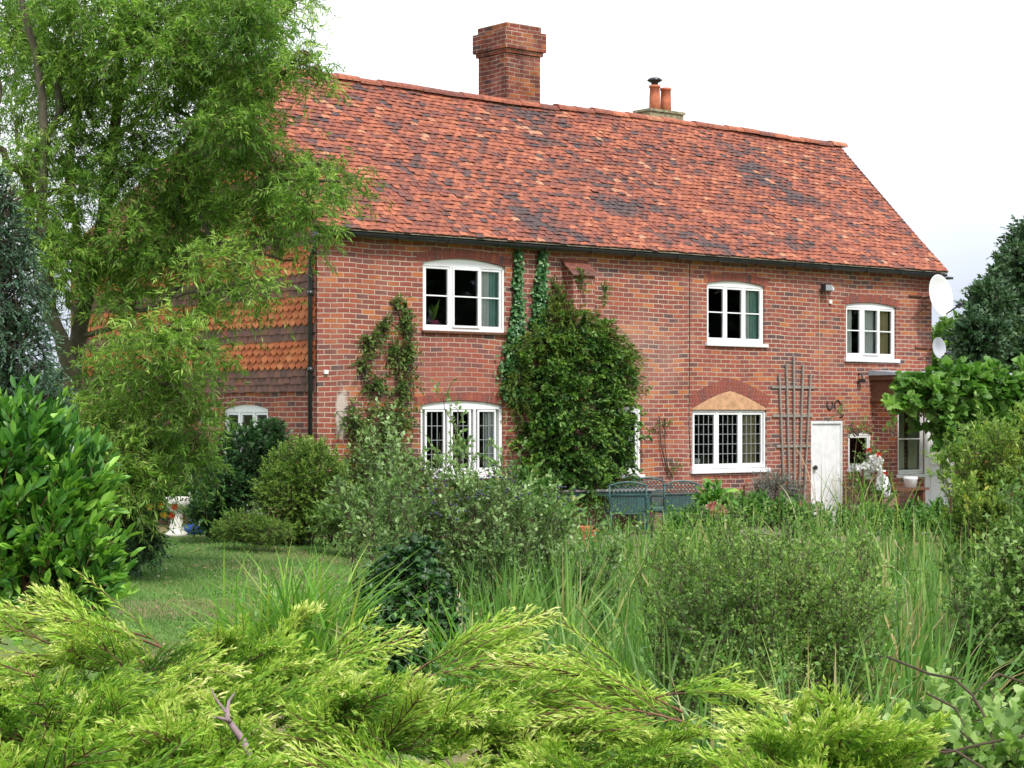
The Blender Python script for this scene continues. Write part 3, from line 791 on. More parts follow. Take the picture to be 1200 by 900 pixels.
window(WC, [(.035, .33), (.355, .65), (.67, .965)], midbar=False, lead=(4, 5), curtains=[(.76, .93, M_curty, 1)], fw=.04, silldrop=.075, sillw=.04)
window(WD, [(.03, .33), (.35, .65), (.67, .97)], curtains=[(.0, .05, M_curt, 1), (.72, .82, M_curt, 1), (.80, .98, M_curtg, 1)], sillw=.05)
window(WE, [(.03, .33), (.35, .66), (.68, .97)], opened=1, curtains=[(.03, .22, M_curt, 1), (.42, .66, M_curt, 1), (.70, .96, M_curty, 1)], silldrop=.07, sillw=.06)
window(WF, th3, midbar=False, lead=(3, 4), fw=.06)
window(WG, [(.08, .92)], midbar=False)
# side window (built along x, then turned into the side wall)
xf = Matrix(((0, 1, 0, 0), (-1, 0, 0, SW[0] + SW[1]), (0, 0, 1, 0), (0, 0, 0, 1)))
xf = Matrix(((0, 1, 0, 0), (-1, 0, 0, SW[0] + SW[1]), (0, 0, 1, 0), (0, 0, 0, 1)))
window(SW, [(.05, .32), (.36, .64), (.68, .95)], xf=xf, midbar=False)
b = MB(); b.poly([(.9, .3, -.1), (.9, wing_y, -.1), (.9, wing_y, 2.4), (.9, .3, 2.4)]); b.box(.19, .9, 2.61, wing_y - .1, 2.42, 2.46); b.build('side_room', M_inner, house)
# door
b = MB(); b.box(DR[0] + .004, DR[0] + .045, .01, .10, .06, DR[3] - .004); b.box(DR[1] - .045, DR[1] - .004, .01, .10, .06, DR[3] - .004); b.box(DR[0] + .045, DR[1] - .045, .01, .10, DR[3] - .06, DR[3] - .004)
df = b.build('door', M_whitew, house)
b = MB(); b.box(DR[0] + .047, DR[1] - .047, .04, .085, .07, DR[3] - .063)
b.build('door_leaf', M_whitew, df)
b = MB(); zk = fz(957, 548); b.tube([(DR[0] + .11, .04, zk), (DR[0] + .11, .0, zk)], .02, 8); b.tube([(DR[0] + .11, 0, zk), (DR[0] + .11, -.025, zk)], [.045, .04], 10)
b.build('door_knob', M_iron, df)

# porch with flat roof at the right end
PY = -.52
p0 = fs(1051, PY); p0b = fs(1029, 0); p1 = p0 + 4.2; pzt = fz(1060, 470, PY)
px0 = p0 - .03
HW = [fs(1052, PY), fs(1084, PY), fz(1067, 556, PY), fz(1067, 476, PY), 0]
b = MB()
wall_mesh(b, px0, p1, -.3, pzt, [HW, [fs(1087, PY), fs(1087, PY) + .85, .06, 2.05, 0]], 'x', lambda a, d, z: (a, PY + d, z), reveal=.1)
nf = len(b.f)
b.poly([(px0, PY, -.3), (px0, -.002, -.3), (px0, -.002, pzt), (px0, PY, pzt)], m=1)
b.poly([(p1, PY, -.3), (p1, 2.0, -.3), (p1, 2.0, pzt), (p1, PY, pzt)], m=1)
b.poly([(LEN + .01, 2.0, -.3), (p1, 2.0, -.3), (p1, 2.0, pzt), (LEN + .01, 2.0, pzt)], m=0)
porch = b.build('porch', M_brick, house)
pzc = fz(1028, 437, 0)
b = MB()
b.box(px0 - .10, p1 + .1, PY - .14, -.003, pzt - .01, pzt + .05)
b.box(px0 - .06, p1 + .06, PY - .10, -.004, pzt + .05, pzc - .14)
b.box(px0 - .12, p1 + .12, PY - .16, -.003, pzc - .14, pzc - .05)
b.build('porch_fascia', M_wood, porch, bevel=.006)
b = MB(); b.mesh([(px0 - .14, PY - .18, pzc - .05), (p1 + .14, PY - .18, pzc - .05), (p1 + .14, -.004, pzc - .05), (px0 - .14, -.004, pzc - .05),
                  (px0 - .14, PY - .18, pzc - .01), (p1 + .14, PY - .18, pzc - .01), (p1 + .14, -.004, pzc + .05), (px0 - .14, -.004, pzc + .05)],
                 [(0, 1, 5, 4), (4, 5, 6, 7), (0, 4, 7, 3), (1, 2, 6, 5)]); b.build('porch_roof', M_leadsheet, porch)
xfp = Matrix.Translation((0, PY, 0))
pw = window(HW, [(.06, .94)], xf=xfp, fw=.04, curtains=[(.08, .45, M_curt, 1), (.6, .95, M_curt, 1)])
dx0 = fs(1087, PY)
b = MB(); b.box(dx0 + .005, dx0 + .845, PY + .03, PY + .08, .07, 2.04); b.box(dx0 + .12, dx0 + .73, PY + .018, PY + .032, .25, .9); b.box(dx0 + .12, dx0 + .73, PY + .018, PY + .032, 1.05, 1.9)
b.build('porch_door', M_white, porch, bevel=.005)
# white painted post beside the porch door
b = MB()
for z0_ in (0,): b.box(fs(1084.5, PY - .03) , fs(1087, PY - .03), PY - .03, PY - .003, .06, pzt - .02)
b.build('porch_post', M_white, porch)
# cables on the facade
b = MB(); x_ = fs(959.5); b.tube([(x_, -.008, fz(960, 342)), (x_ + .01, -.008, fz(960, 400)), (x_ + .02, -.008, fz(960, 462))], .007, 5)
b.build('cable', plain('cream_cable', (.5, .42, .32), .6), house)
b = MB(); x_ = fs(808); b.tube([(x_, -.008, fz(808, 308)), (x_ - .005, -.008, fz(808, 420)), (x_ - .02, -.008, fz(808, 500)), (x_ + .03, -.008, fz(808, 545))], .006, 5)
b.build('cable', M_iron, house)
# wall floodlight
x_ = fs(963); z_ = fz(963, 338)
fl = empty('floodlight', tuple(H(x_, -.002, z_)), HA, 'small black floodlight with white sensor under the eaves, between the two right upstairs windows', 'floodlight')
b = MB(); b.box(-.10, .10, -.17, -.06, -.06, .07); b.box(-.03, .03, -.06, 0, -.03, .03); b.build('lamp_housing', M_black, fl, bevel=.01)
b = MB(); b.box(-.085, .085, -.176, -.172, -.045, .055); b.build('lamp_glass', M_lead, fl)
b = MB(); b.box(.13, .20, -.09, 0, -.03, .05); b.box(.145, .185, -.13, -.09, -.035, .02); b.build('sensor', M_white, fl, bevel=.008)
# small junction boxes
b = MB(); b.box(-.035, .035, -.04, 0, -.03, .03)
jb = b.build('junction_box', M_white, None, bevel=.006); jb.location = H(fs(1004 - 32), -.001, fz(972, 354)); jb.rotation_euler.z = HA
tag(jb, 'small cream junction box on the brickwork just below the floodlight', 'junction box')
j2 = jb.copy(); col.objects.link(j2); j2.location = H(fs(381), -.001, fz(381, 436)); tag(j2, 'small white junction box on the brickwork beside the left corner downpipe', 'junction box')
# bracket
b = MB(); b.tube([(0, -.001, .08), (.0, -.07, .07), (0, -.10, -.03)], .02, 6); b.box(-.05, .05, -.12, -.03, -.08, -.02); bk = b.build('wall_bracket', M_black); bk.location = H(fs(1006), 0, fz(1006, 443)); bk.rotation_euler.z = HA
tag(bk, 'small black iron bracket on the brickwork below the rightmost upstairs window', 'bracket')
# horseshoes
for k, (pp, qq) in enumerate(((972, 474), (981, 475))):
    b = MB(); P = []
    for a in np.linspace(-40, 220, 15) if k else np.linspace(-40 + 180, 220 + 180, 15):
        P.append((.075 * math.cos(R(a)), -.012, .09 * math.sin(R(a))))
    b.tube(P, .013, 6); hs = b.build('horseshoe', M_iron); hs.location = H(fs(pp), 0, fz(pp, qq)); hs.rotation_euler.z = HA
    tag(hs, ['rusty horseshoe nailed above the white door, open side up, left of the pair', 'rusty horseshoe nailed above the white door, open side down, right of the pair'][k], 'horseshoe', 'horseshoes above the door')

# satellite dishes
def dish(px, py, rad_, mat, label, out, tilt, arm=True, turn=0):
    c = H(fs(px, -out), -out, fz(px, py, -out))
    d = empty('satellite_dish', tuple(c), 0, label, 'satellite dish', 'satellite dishes on the house corner')
    # face direction in world
    fd = Vector((math.sin(R(turn)), -math.cos(R(turn)), math.sin(R(tilt)))).normalized()
    q = fd.to_track_quat('Z', 'Y').to_matrix().to_4x4()
    b = MB(); prof_ = []; K = 8
    pr = [(rad_ * k / K, .22 * rad_ * (k / K) ** 2) for k in range(K + 1)]
    pr2 = [(rad_ * 1.015, .22 * rad_)] + [(r_, z - .012) for r_, z in reversed(pr)]
    b.lathe(pr + pr2, (0, 0, 0), 36); o1 = b.build('dish', mat, d, smooth=True)
    o1.data.transform(Matrix.Diagonal((.93, 1.07, 1, 1))); o1.data.transform(q)
    b = MB(); b.tube([(0, -rad_ * .98, .2 * rad_), (0, -rad_ * .75, rad_ * 1.05)], .016, 6); b.tube([(0, -rad_ * .75 - .03, rad_ * 1.02), (0, -rad_ * .60, rad_ * 1.22)], [.035, .045], 8); b.box(-.07, .07, -rad_ * .75 - .02, -rad_ * .75 + .03, rad_, rad_ + .06)
    o2 = b.build('receiver_arm', M_black, d); rot = Matrix.Rotation(R(14), 4, 'Z'); o2.data.transform(q @ rot)
    # bracket back to the wall (along the facade)
    b = MB()
    iv = Matrix.Rotation(HA, 4, 'Z').to_3x3()
    wallp = iv @ Vector((-.02, out, -.02))
    pw_ = iv @ Vector((-.45, out, .0)); pl_ = iv @ Vector((-.38, out, -.42 * rad_ / .36))
    b.tube([tuple(-fd * .02), tuple(wallp)], .022, 8); b.tube([tuple(iv @ Vector((-.10, out - .02, .0))), tuple(pw_)], .03, 4); b.tube([tuple(-fd * .03 + Vector((0, 0, -.05))), tuple(pl_)], .010, 6)
    b.build('bracket', M_wood, d)
    return d
dish(1099, 347, .365, M_dish, 'large white satellite dish high on the right corner of the house', .32, 10, turn=40)
dish(1099, 408, .185, M_dishg, 'smaller grey satellite dish lower on the right corner of the house', .18, 8, turn=34)

# trellis: fan trellis on the wall
tr = empty('trellis', tuple(H(0, 0, 0)), HA, 'grey weathered fan trellis on the brick wall left of the white door', 'trellis')
tops = [(911, 437), (919.5, 426), (928, 417), (939, 427), (948, 437)]; bots = [(917, 552), (923, 553), (929, 553), (934, 553), (940, 553)]
for (a, c_) in zip(tops, bots):
    b = MB(); p_, q_ = (fs(a[0]), -.045, fz(*a)), (fs(c_[0]), -.045, fz(*c_) - .5)
    b.box(-.016, .016, -.012, .012, 0, 1); L_ = Vector(q_) - Vector(p_)
    M_ = Matrix.Translation(p_) @ Matrix(((1, 0, L_.x, 0), (0, 1, 0, 0), (0, 0, L_.z, 0), (0, 0, 0, 1)))
    o_ = b.build('upright_slat', M_greywood, tr); o_.data.transform(M_)
for (a, c_, y_) in ((903, 953, 453.5), (904, 951, 487), (909, 949, 522.5)):
    b = MB(); b.box(fs(a), fs(c_), -.032, -.008, fz((a + c_) / 2, y_ + 1.7), fz((a + c_) / 2, y_ - 1.4)); b.build('cross_slat', M_greywood, tr)

# ------------------------------------------------------------------ vegetation
def mound(px, py, Z, rx, ry, rd=None):
    s_ = Z / FPX; return at(px, py, Z), np.array([rx * s_, (rd if rd is not None else rx) * s_, ry * s_])
def fellip(px, py, rx, ry, yt, yc=None):
    """ellipsoid on the facade, given by a picture position; local -> world handled by the caller"""
    x = fs(px); z = fz(px, py); k = (fs(px + rx) - fs(px - rx)) / 2; kz = (fz(px, py - ry) - fz(px, py + ry)) / 2
    return np.array([x, -yt * .55 if yc is None else yc, z]), np.array([k, yt, kz])
M_bark = attrmat('bark', [(0, (.06, .05, .035)), (.5, (.10, .085, .06)), (1, (.15, .13, .10))], nscale=20, rough=.95)
M_twig = attrmat('twig_bark', [(0, (.05, .035, .025)), (1, (.12, .09, .065))], nscale=20, rough=.9, bmp=0)
M_redtwig = attrmat('red_twig_bark', [(0, (.13, .06, .04)), (1, (.24, .13, .08))], nscale=20, rough=.9, bmp=0)
L_willow = leafmat('willow_leaf', [(0, (.055, .115, .026)), (.4, (.115, .205, .042)), (.75, (.20, .31, .065)), (1, (.33, .43, .12))], trans=.5, gain=(1.62, 1.66, 1.5))
L_laurel = leafmat('laurel_leaf', [(0, (.026, .085, .016)), (.45, (.065, .165, .026)), (.8, (.15, .28, .040)), (1, (.26, .41, .07))], rough=.32, trans=.25, spec=.5)
L_conif = leafmat('blue_conifer_leaf', [(0, (.030, .062, .038)), (.5, (.065, .115, .072)), (1, (.13, .19, .135))], trans=.15)
L_dark = leafmat('dark_leaf', [(0, (.014, .040, .014)), (.6, (.030, .075, .022)), (1, (.07, .14, .04))], rough=.4, trans=.2, spec=.45)
L_gold = leafmat('golden_bush_leaf', [(0, (.050, .105, .018)), (.5, (.13, .20, .036)), (1, (.26, .31, .07))], trans=.3)
L_mid = leafmat('mid_green_leaf', [(0, (.060, .110, .026)), (.45, (.125, .20, .050)), (.8, (.21, .29, .085)), (1, (.33, .39, .16))], trans=.4)
L_sloe = leafmat('grey_green_leaf', [(0, (.060, .108, .032)), (.45, (.135, .205, .060)), (.85, (.21, .28, .11)), (1, (.38, .44, .24))], trans=.3, tcol=(1, 1.1, .7))
L_climb = leafmat('climber_leaf', [(0, (.025, .065, .014)), (.45, (.072, .145, .026)), (.8, (.15, .23, .042)), (1, (.19, .26, .055))], trans=.3)
L_fern = leafmat('ferny_leaf', [(0, (.045, .085, .014)), (.5, (.12, .165, .024)), (1, (.22, .25, .04))], trans=.3)
L_ivy = leafmat('ivy_leaf', [(0, (.020, .075, .022)), (.6, (.045, .125, .035)), (1, (.20, .30, .14))], rough=.35, trans=.2, spec=.5)
L_rose = leafmat('rose_leaf', [(0, (.060, .105, .025)), (.5, (.125, .19, .045)), (.85, (.19, .23, .075)), (1, (.30, .27, .10))], trans=.35)
L_vine = leafmat('vine_leaf', [(0, (.050, .115, .022)), (.5, (.12, .22, .045)), (1, (.25, .36, .10))], trans=.4)
L_yel = leafmat('yellow_green_leaf', [(0, (.10, .155, .030)), (.5, (.18, .25, .050)), (.9, (.30, .36, .085)), (1, (.42, .36, .07))], trans=.4)
L_oak = leafmat('far_tree_leaf', [(0, (.032, .062, .034)), (.5, (.058, .100, .052)), (1, (.11, .16, .08))], trans=.2)
L_reed = leafmat('reed_blade', [(0, (.045, .100, .022)), (.35, (.095, .185, .038)), (.6, (.155, .25, .055)), (.78, (.23, .30, .078)), (.86, (.27, .28, .09)), (.93, (.36, .25, .12)), (1, (.46, .34, .23))], rough=.4, trans=.3)
L_iris = leafmat('iris_blade', [(0, (.050, .13, .025)), (.5, (.13, .26, .035)), (.82, (.26, .36, .06)), (.92, (.42, .40, .10)), (1, (.40, .33, .24))], rough=.4, trans=.35)
L_wild = leafmat('wild_plant_leaf', [(0, (.040, .095, .022)), (.5, (.085, .175, .040)), (.85, (.16, .25, .065)), (1, (.30, .28, .12))], trans=.35)
L_jun = leafmat('juniper_needle', [(0, (.050, .125, .014)), (.3, (.130, .265, .026)), (.55, (.29, .44, .045)), (.8, (.47, .55, .11)), (1, (.64, .62, .24))], rough=.55, trans=.3, spec=.2, tcol=(1.0, 1.1, .5), gain=(1.22, 1.26, 1.5))
L_twig = leafmat('small_green_leaf', [(0, (.065, .115, .026)), (.45, (.135, .21, .045)), (.8, (.22, .30, .075)), (1, (.34, .38, .14))], trans=.42)
L_silver = leafmat('silver_leaf', [(0, (.14, .17, .15)), (.5, (.26, .29, .27)), (1, (.42, .44, .43))], trans=.2, gain=(1, 1, 1))
L_dry = leafmat('dry_stem', [(0, (.20, .13, .07)), (.5, (.36, .27, .15)), (1, (.52, .44, .30))], trans=.2, gain=(1, 1, 1))
L_grass = leafmat('lawn_blade', [(0, (.060, .120, .026)), (.5, (.105, .195, .044)), (.85, (.17, .24, .075)), (1, (.26, .22, .11))], trans=.2)
M_white_pet = leafmat('white_petal', [(0, (.70, .70, .68)), (1, (.85, .85, .84))], trans=.3, tcol=(1, 1, 1), gain=(1, 1, 1))
M_pink_pet = leafmat('pink_petal', [(0, (.50, .10, .14)), (1, (.70, .28, .32))], trans=.3, tcol=(1, 1, 1), gain=(1, 1, 1))
M_or_pet = leafmat('orange_petal', [(0, (.85, .30, .02)), (1, (.9, .55, .03))], trans=.3, tcol=(1, 1, 1), gain=(1, 1, 1))
M_red_pet = leafmat('red_petal', [(0, (.55, .03, .02)), (1, (.75, .10, .03))], trans=.3, tcol=(1, 1, 1), gain=(1, 1, 1))
M_berry = plain('blue_berry', (.022, .024, .06), .5, var=.3)
M_seed = plain('bulrush_head', (.09, .035, .02), .9, var=.3)

def bush(name, ells, label, cat, mat, nshoot, L, n, ll, lw, ang=.9, droop=.15, wig=.05, big=False, up=.6, out=1.0, shell=.35, stem_mat=None, stem_r=.004, group=None,
         parent=None, local=False, zmin=None, core=None, rspread=.22, part=None, upl=.2, tip_light=.15, weights=None, trunk=True, stick=.25):
    """shoots started inside ellipsoids, growing outward and up; leaves set along them"""
    lv = Leaves(); st = Stems()
    vols = np.array([e[1][0] * e[1][2] for e in ells]) if weights is None else np.array(weights, float)
    cnt = np.maximum(3, (nshoot * vols / vols.sum()).astype(int))
    cl = []
    for (c, r), k in zip(ells, cnt):
        P, d = in_ell(c, r * .93, k, shell)
        D = nrm(d * out + rng.normal(size=(k, 3)) * .45 + np.array([0, 0, up]))
        if zmin is not None: P[:, 2] = np.maximum(P[:, 2], zmin)
        LL = L * rng.uniform(.55, 1.35, k)
        P = P - D * LL[:, None] * .55
        C = shoot_curves(P, D, LL, droop, wig)
        # leaf tone per shoot: paler towards the outside of each ellipsoid, varied by noise
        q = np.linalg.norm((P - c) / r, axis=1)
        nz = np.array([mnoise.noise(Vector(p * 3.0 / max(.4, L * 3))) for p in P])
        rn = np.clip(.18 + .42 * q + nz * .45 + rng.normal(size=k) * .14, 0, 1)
        if local: C = Hv(C)
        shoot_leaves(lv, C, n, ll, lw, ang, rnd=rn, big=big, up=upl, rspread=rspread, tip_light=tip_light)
        st.add(C[:, ::2] if C.shape[1] > 5 else C, stem_r * np.array([1, .6, .3])[None, :] if C.shape[1] > 5 else stem_r)
        # woody limbs from the foot of the bush
        if trunk:
            mlimb = max(3, k // 40); foot = np.array([c[0], c[1], (c[2] - r[2])])
            tgt = P[rng.integers(0, k, mlimb)]
            t = np.linspace(0, 1, 6)[None, :, None]
            f0 = foot + rng.normal(size=(mlimb, 3)) * r * .12
            Cl = f0[:, None] * (1 - t) + tgt[:, None] * t
            Cl = Cl + np.sin(t * np.pi) * rng.normal(size=(mlimb, 1, 3)) * r * .12
            if local: Cl = Hv(Cl)
            st.add(Cl, np.linspace(stem_r * 4, stem_r * 1.2, 6)[None, :])
    o = empty(name, tuple(cl_base(ells, local)), 0, label, cat, group) if parent is None else parent
    base = Vector(o.location)
    f = lv.build(part or 'foliage', mat, None); g = st.build('stems', stem_mat or M_twig, None)
    for q in (f, g):
        if parent is None:
            q.data.transform(Matrix.Translation(-base)); q.parent = o
        else: q.data.transform(o.matrix_basis.inverted()); q.parent = o
    return o
def cl_base(ells, local):
    c = np.mean([e[0] for e in ells], 0); z = min(e[0][2] - e[1][2] for e in ells)
    p = np.array([c[0], c[1], z]); return Hv(p) if local else p
def attach(root, *objs):
    for q in objs:
        q.data.transform(Matrix.Translation(-Vector(root.location))); q.parent = root

def thicket(name, ells, label, cat, mat, nstem, nsub, sub_l, n, ll, lw, stem_mat=None, stem_r=.006, group=None, wig=.06, foot_spread=.35, big=False, ang=1.0, up=.5, z0=None, vert=0.):
    """many-stemmed open shrub: long crooked stems from the foot, short leafy side shoots along them"""
    lv = Leaves(); st = Stems(); vols = np.array([e[1][0] * e[1][2] for e in ells]); cnt = np.maximum(2, (nstem * vols / vols.sum()).astype(int))
    allC = []
    for (c, r), k in zip(ells, cnt):
        tip, _ = in_ell(c, r * 1.05, k, .45); tip[:, 2] += np.abs(rng.normal(size=k)) * r[2] * .18
        cen = np.mean([e[0] for e in ells], 0)
        foot = np.stack([c[0] * (1 - foot_spread * .0) + rng.normal(size=k) * r[0] * foot_spread + (cen[0] - c[0]) * .15, c[1] + rng.normal(size=k) * r[1] * foot_spread, np.zeros(k)], 1)
        foot[:, 2] = G(foot[:, 0], foot[:, 1]) if z0 is None else z0
        K = 12; t = np.linspace(0, 1, K)[None, :, None]; L_ = np.linalg.norm(tip - foot, axis=1)[:, None, None]
        bowv = np.stack([(tip - foot)[:, 0] * -.25, (tip - foot)[:, 1] * -.25, 0 * tip[:, 0]], 1)[:, None]
        C = foot[:, None] * (1 - t) + tip[:, None] * t + bowv * np.sin(t * np.pi)
        C = C + (np.sin(t * 9 + rng.random((k, 1, 1)) * 6) * rng.normal(size=(k, 1, 3)) + np.sin(t * 17 + rng.random((k, 1, 1)) * 6) * rng.normal(size=(k, 1, 3)) * .6) * wig * L_ * t * .35
        allC.append(C)
    C = np.concatenate(allC); m = len(C); K = C.shape[1]
    st.add(C, np.linspace(stem_r, stem_r * .3, K)[None], 4)
    t = rng.uniform(.25, 1.0, (m, nsub)) ** .8; f = t * (K - 1); i = np.clip(f.astype(int), 0, K - 2); fr = (f - i)[..., None]; rows = np.arange(m)[:, None]
    P = (C[rows, i] * (1 - fr) + C[rows, i + 1] * fr).reshape(-1, 3); T = nrm(C[rows, i + 1] - C[rows, i]).reshape(-1, 3)
    D = nrm(T * .6 + nrm(rng.normal(size=P.shape)) * .85 + np.array([0, 0, up]))
    LL = sub_l * rng.uniform(.4, 1.4, len(P)) * (1.25 - .6 * t.ravel())
    S_ = shoot_curves(P, D, LL, .12, .14)
    nz = np.array([mnoise.noise(Vector(p * 1.7)) for p in P])
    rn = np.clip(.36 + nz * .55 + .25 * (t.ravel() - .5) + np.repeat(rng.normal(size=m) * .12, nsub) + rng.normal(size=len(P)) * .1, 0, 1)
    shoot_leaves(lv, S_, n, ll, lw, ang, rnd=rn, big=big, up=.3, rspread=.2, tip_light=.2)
    st.add(S_[:, ::2], stem_r * .35)
    b0 = cl_base(ells, False); b0[2] = float(G(b0[0], b0[1])) if z0 is None else z0
    o = empty(name, tuple(b0), 0, label, cat, group)
    attach(o, lv.build('foliage', mat), st.build('stems', stem_mat or M_twig)); return o

# ---- far trees on the right, behind the house
def ball_tree(name, px, base_z, Z, ells, label, mat, nsh, ll, seed=0, tr=.35, L=.9, n=26):
    E = [mound(e[0], e[1], e[4], e[2], e[3], e[2]) for e in ells]
    o = bush(name, E, label, 'tree', mat, nsh, L, n, ll, ll * .6, ang=1.1, droop=.1, wig=.12, up=.35, shell=.35, stem_r=.02, part='crown', trunk=True, stem_mat=M_bark)
    b = MB(); c = E[0][0]
    b.tube([(c[0], c[1], base_z), (c[0] + .1, c[1], c[2] * .5), (c[0], c[1], c[2])], [tr, tr * .7, tr * .35], 10)
    t = b.build('trunk', M_bark, None, smooth=True); attach(o, t)
    return o
ball_tree('oak_tree', 1190, 0, 52, [(1208, 350, 50, 50, 56), (1182, 335, 22, 34, 56), (1198, 312, 22, 22, 55), (1225, 300, 45, 50, 58), (1160, 365, 26, 32, 53), (1175, 410, 45, 45, 54), (1240, 400, 60, 70, 56), (1148, 400, 26, 30, 52)],
          'large dark green broadleaved tree beyond the right end of the house', L_oak, 5200, .13, n=34)
ball_tree('far_tree', 1118, 0, 64, [(1118, 405, 20, 30, 66), (1106, 425, 18, 32, 66), (1138, 432, 22, 26, 64), (1100, 450, 25, 40, 66)], 'smaller pale green tree far behind, between the satellite dishes and the large dark tree', L_mid, 700, .24)
# tall trees to the right of the picture: what the window panes mirror
for k, (x_, y_, h_) in enumerate(((34, 29, 11), (36, 20, 12), (38, 10, 11), (41, 38, 12))):
    E = [(np.array([x_, y_, h_ * .55]), np.array([4.2, 4.6, h_ * .42])), (np.array([x_ - 1, y_ + 2, h_ * .35]), np.array([3.6, 4, h_ * .32])), (np.array([x_, y_ - 2.5, h_ * .4]), np.array([3.5, 3.5, h_ * .36]))]
    ot = bush('garden_tree', E, 'tall broadleaved tree off to the right, mirrored in the window panes', 'tree', L_oak, 520, 1.6, 20, .42, .30, up=.3, stem_r=.03, part='crown', group='trees off to the right', stem_mat=M_bark)
    b = MB(); b.tube([(x_, y_, 0), (x_, y_, h_ * .5)], [.35, .2], 10); attach(ot, b.build('trunk', M_bark, smooth=True))
# far hedge that closes the garden
bush('garden_hedge', [mound(x_, 468, 48 + 3 * math.sin(x_), 75, 34, 60) for x_ in range(-500, 380, 95)], 'long dense green hedge at the far left, behind the trees', 'hedge', L_oak, 2600, .7, 16, .20, .11, up=.4, stem_r=.01)
bush('garden_hedge', [mound(x_, 470, 42, 70, 38, 60) for x_ in range(1180, 1700, 85)], 'green hedge at the far right beside the porch, under the large dark tree', 'hedge', L_oak, 1200, .6, 14, .18, .10, up=.4, stem_r=.01)

# ---- plants on the facade
E = [fellip(655, 392, 36, 36, .42), fellip(636, 430, 42, 40, .42), fellip(690, 420, 34, 38, .45), fellip(655, 470, 66, 50, .52), fellip(712, 448, 22, 34, .38), fellip(648, 520, 60, 50, .5), fellip(708, 500, 26, 50, .42), fellip(655, 560, 66, 36, .55), fellip(716, 545, 14, 28, .35), fellip(690, 385, 18, 16, .3)]
cb = bush('wall_climber', E, 'big bushy evergreen climber covering the brick wall between the leaded windows', 'climbing plant', L_climb, 1500, .42, 19, .065, .036, ang=1.0, droop=.3, up=.25, local=True, shell=.45, big=True, upl=.3)
E = [fellip(655, 372, 34, 22, .38), fellip(640, 400, 40, 24, .42), fellip(690, 395, 30, 26, .42), fellip(600, 440, 14, 50, .2), fellip(728, 420, 13, 20, .3), fellip(735, 445, 8, 18, .25), fellip(675, 365, 14, 10, .2), fellip(650, 355, 12, 14, .2), fellip(710, 410, 26, 20, .35)]
bush('fern', E, '', '', L_fern, 900, .30, 30, .045, .012, ang=.7, droop=.45, up=.35, local=True, parent=cb, part='ferny_growth', trunk=False)
b_ = [fellip(652, 342, 7, 12, .10), fellip(668, 330, 5, 16, .1, yc=-.3), fellip(693, 345, 4, 16, .06, yc=-.3), fellip(648, 333, 4, 10, .06), fellip(640, 352, 10, 8, .1)]
bush('fern', b_, '', '', L_rose, 90, .16, 12, .05, .02, local=True, parent=cb, part='trailing_shoots', trunk=False)
# two ivy columns
def ivy(path, wd, label, n_):
    lv = Leaves(); st = Stems()
    P = np.array([(fs(a), -.05, fz(a, c)) for a, c in path]); t = rng.random(n_) ** .9 * (len(P) - 1); i = np.clip(t.astype(int), 0, len(P) - 2); fr = (t - i)[:, None]
    Q = P[i] * (1 - fr) + P[i + 1] * fr
    wdt = np.interp(t, np.linspace(0, len(P) - 1, len(wd)), wd)
    Q[:, 0] += rng.normal(size=n_) * .5 * wdt; Q[:, 1] = -.02 - rng.random(n_) * .10
    D = rng.normal(size=(n_, 3)) * np.array([1, .25, .6]) + np.array([0, -.25, -.8]); N = np.array([0, -1., .35]) + rng.normal(size=(n_, 3)) * .3
    D = Hv(D) - np.array([HX, HY, 0]); N = Hv(N) - np.array([HX, HY, 0])
    lv.add(Hv(Q), D, N, rng.uniform(.045, .075, n_), rng.uniform(.045, .07, n_), np.clip(rng.normal(.5, .28, n_), 0, 1), big=True)
    C = np.repeat(P[None], 4, 0) + rng.normal(size=(4, len(P), 3)) * np.array([.03, .003, .03]); C[..., 1] = -.012
    st.add(Hv(C), .008)
    o = empty('ivy', tuple(H(fs(path[-1][0]), -.03, .1)), 0, label, 'ivy', 'ivy columns on the facade')
    attach(o, lv.build('leaves', L_ivy), st.build('stems', M_twig))
ivy([(603.5, 293), (604, 330), (604, 370), (601, 395), (598, 430), (600, 470)], [.04, .07, .09, .17, .28, .25], 'narrow straight column of ivy close beside the big upstairs window', 1500)
ivy([(633, 294), (631, 320), (630, 345), (628, 370), (628, 400)], [.07, .09, .11, .16, .15], 'wavy column of ivy between the other ivy column and the tile-capped pier', 900)
# climbing rose left of window
E = [fellip(462, 352, 12, 10, .12), fellip(473, 375, 12, 26, .14), fellip(447, 378, 14, 12, .12), fellip(432, 398, 14, 16, .14), fellip(424, 425, 10, 20, .12), fellip(475, 410, 11, 24, .14), fellip(462, 415, 16, 20, .12), fellip(440, 450, 18, 16, .14),
     fellip(470, 450, 16, 22, .18), fellip(455, 490, 34, 26, .22), fellip(412, 490, 18, 26, .2), fellip(440, 530, 48, 30, .3), fellip(415, 560, 34, 30, .35), fellip(480, 555, 34, 24, .3)]
bush('climbing_rose', E, 'loose climbing rose with yellowing leaves arching up the bricks at the left corner', 'climbing plant', L_rose, 1150, .26, 13, .045, .026, local=True, up=.3, droop=.4, wig=.12, shell=.6, stem_r=.005, stem_mat=M_twig)
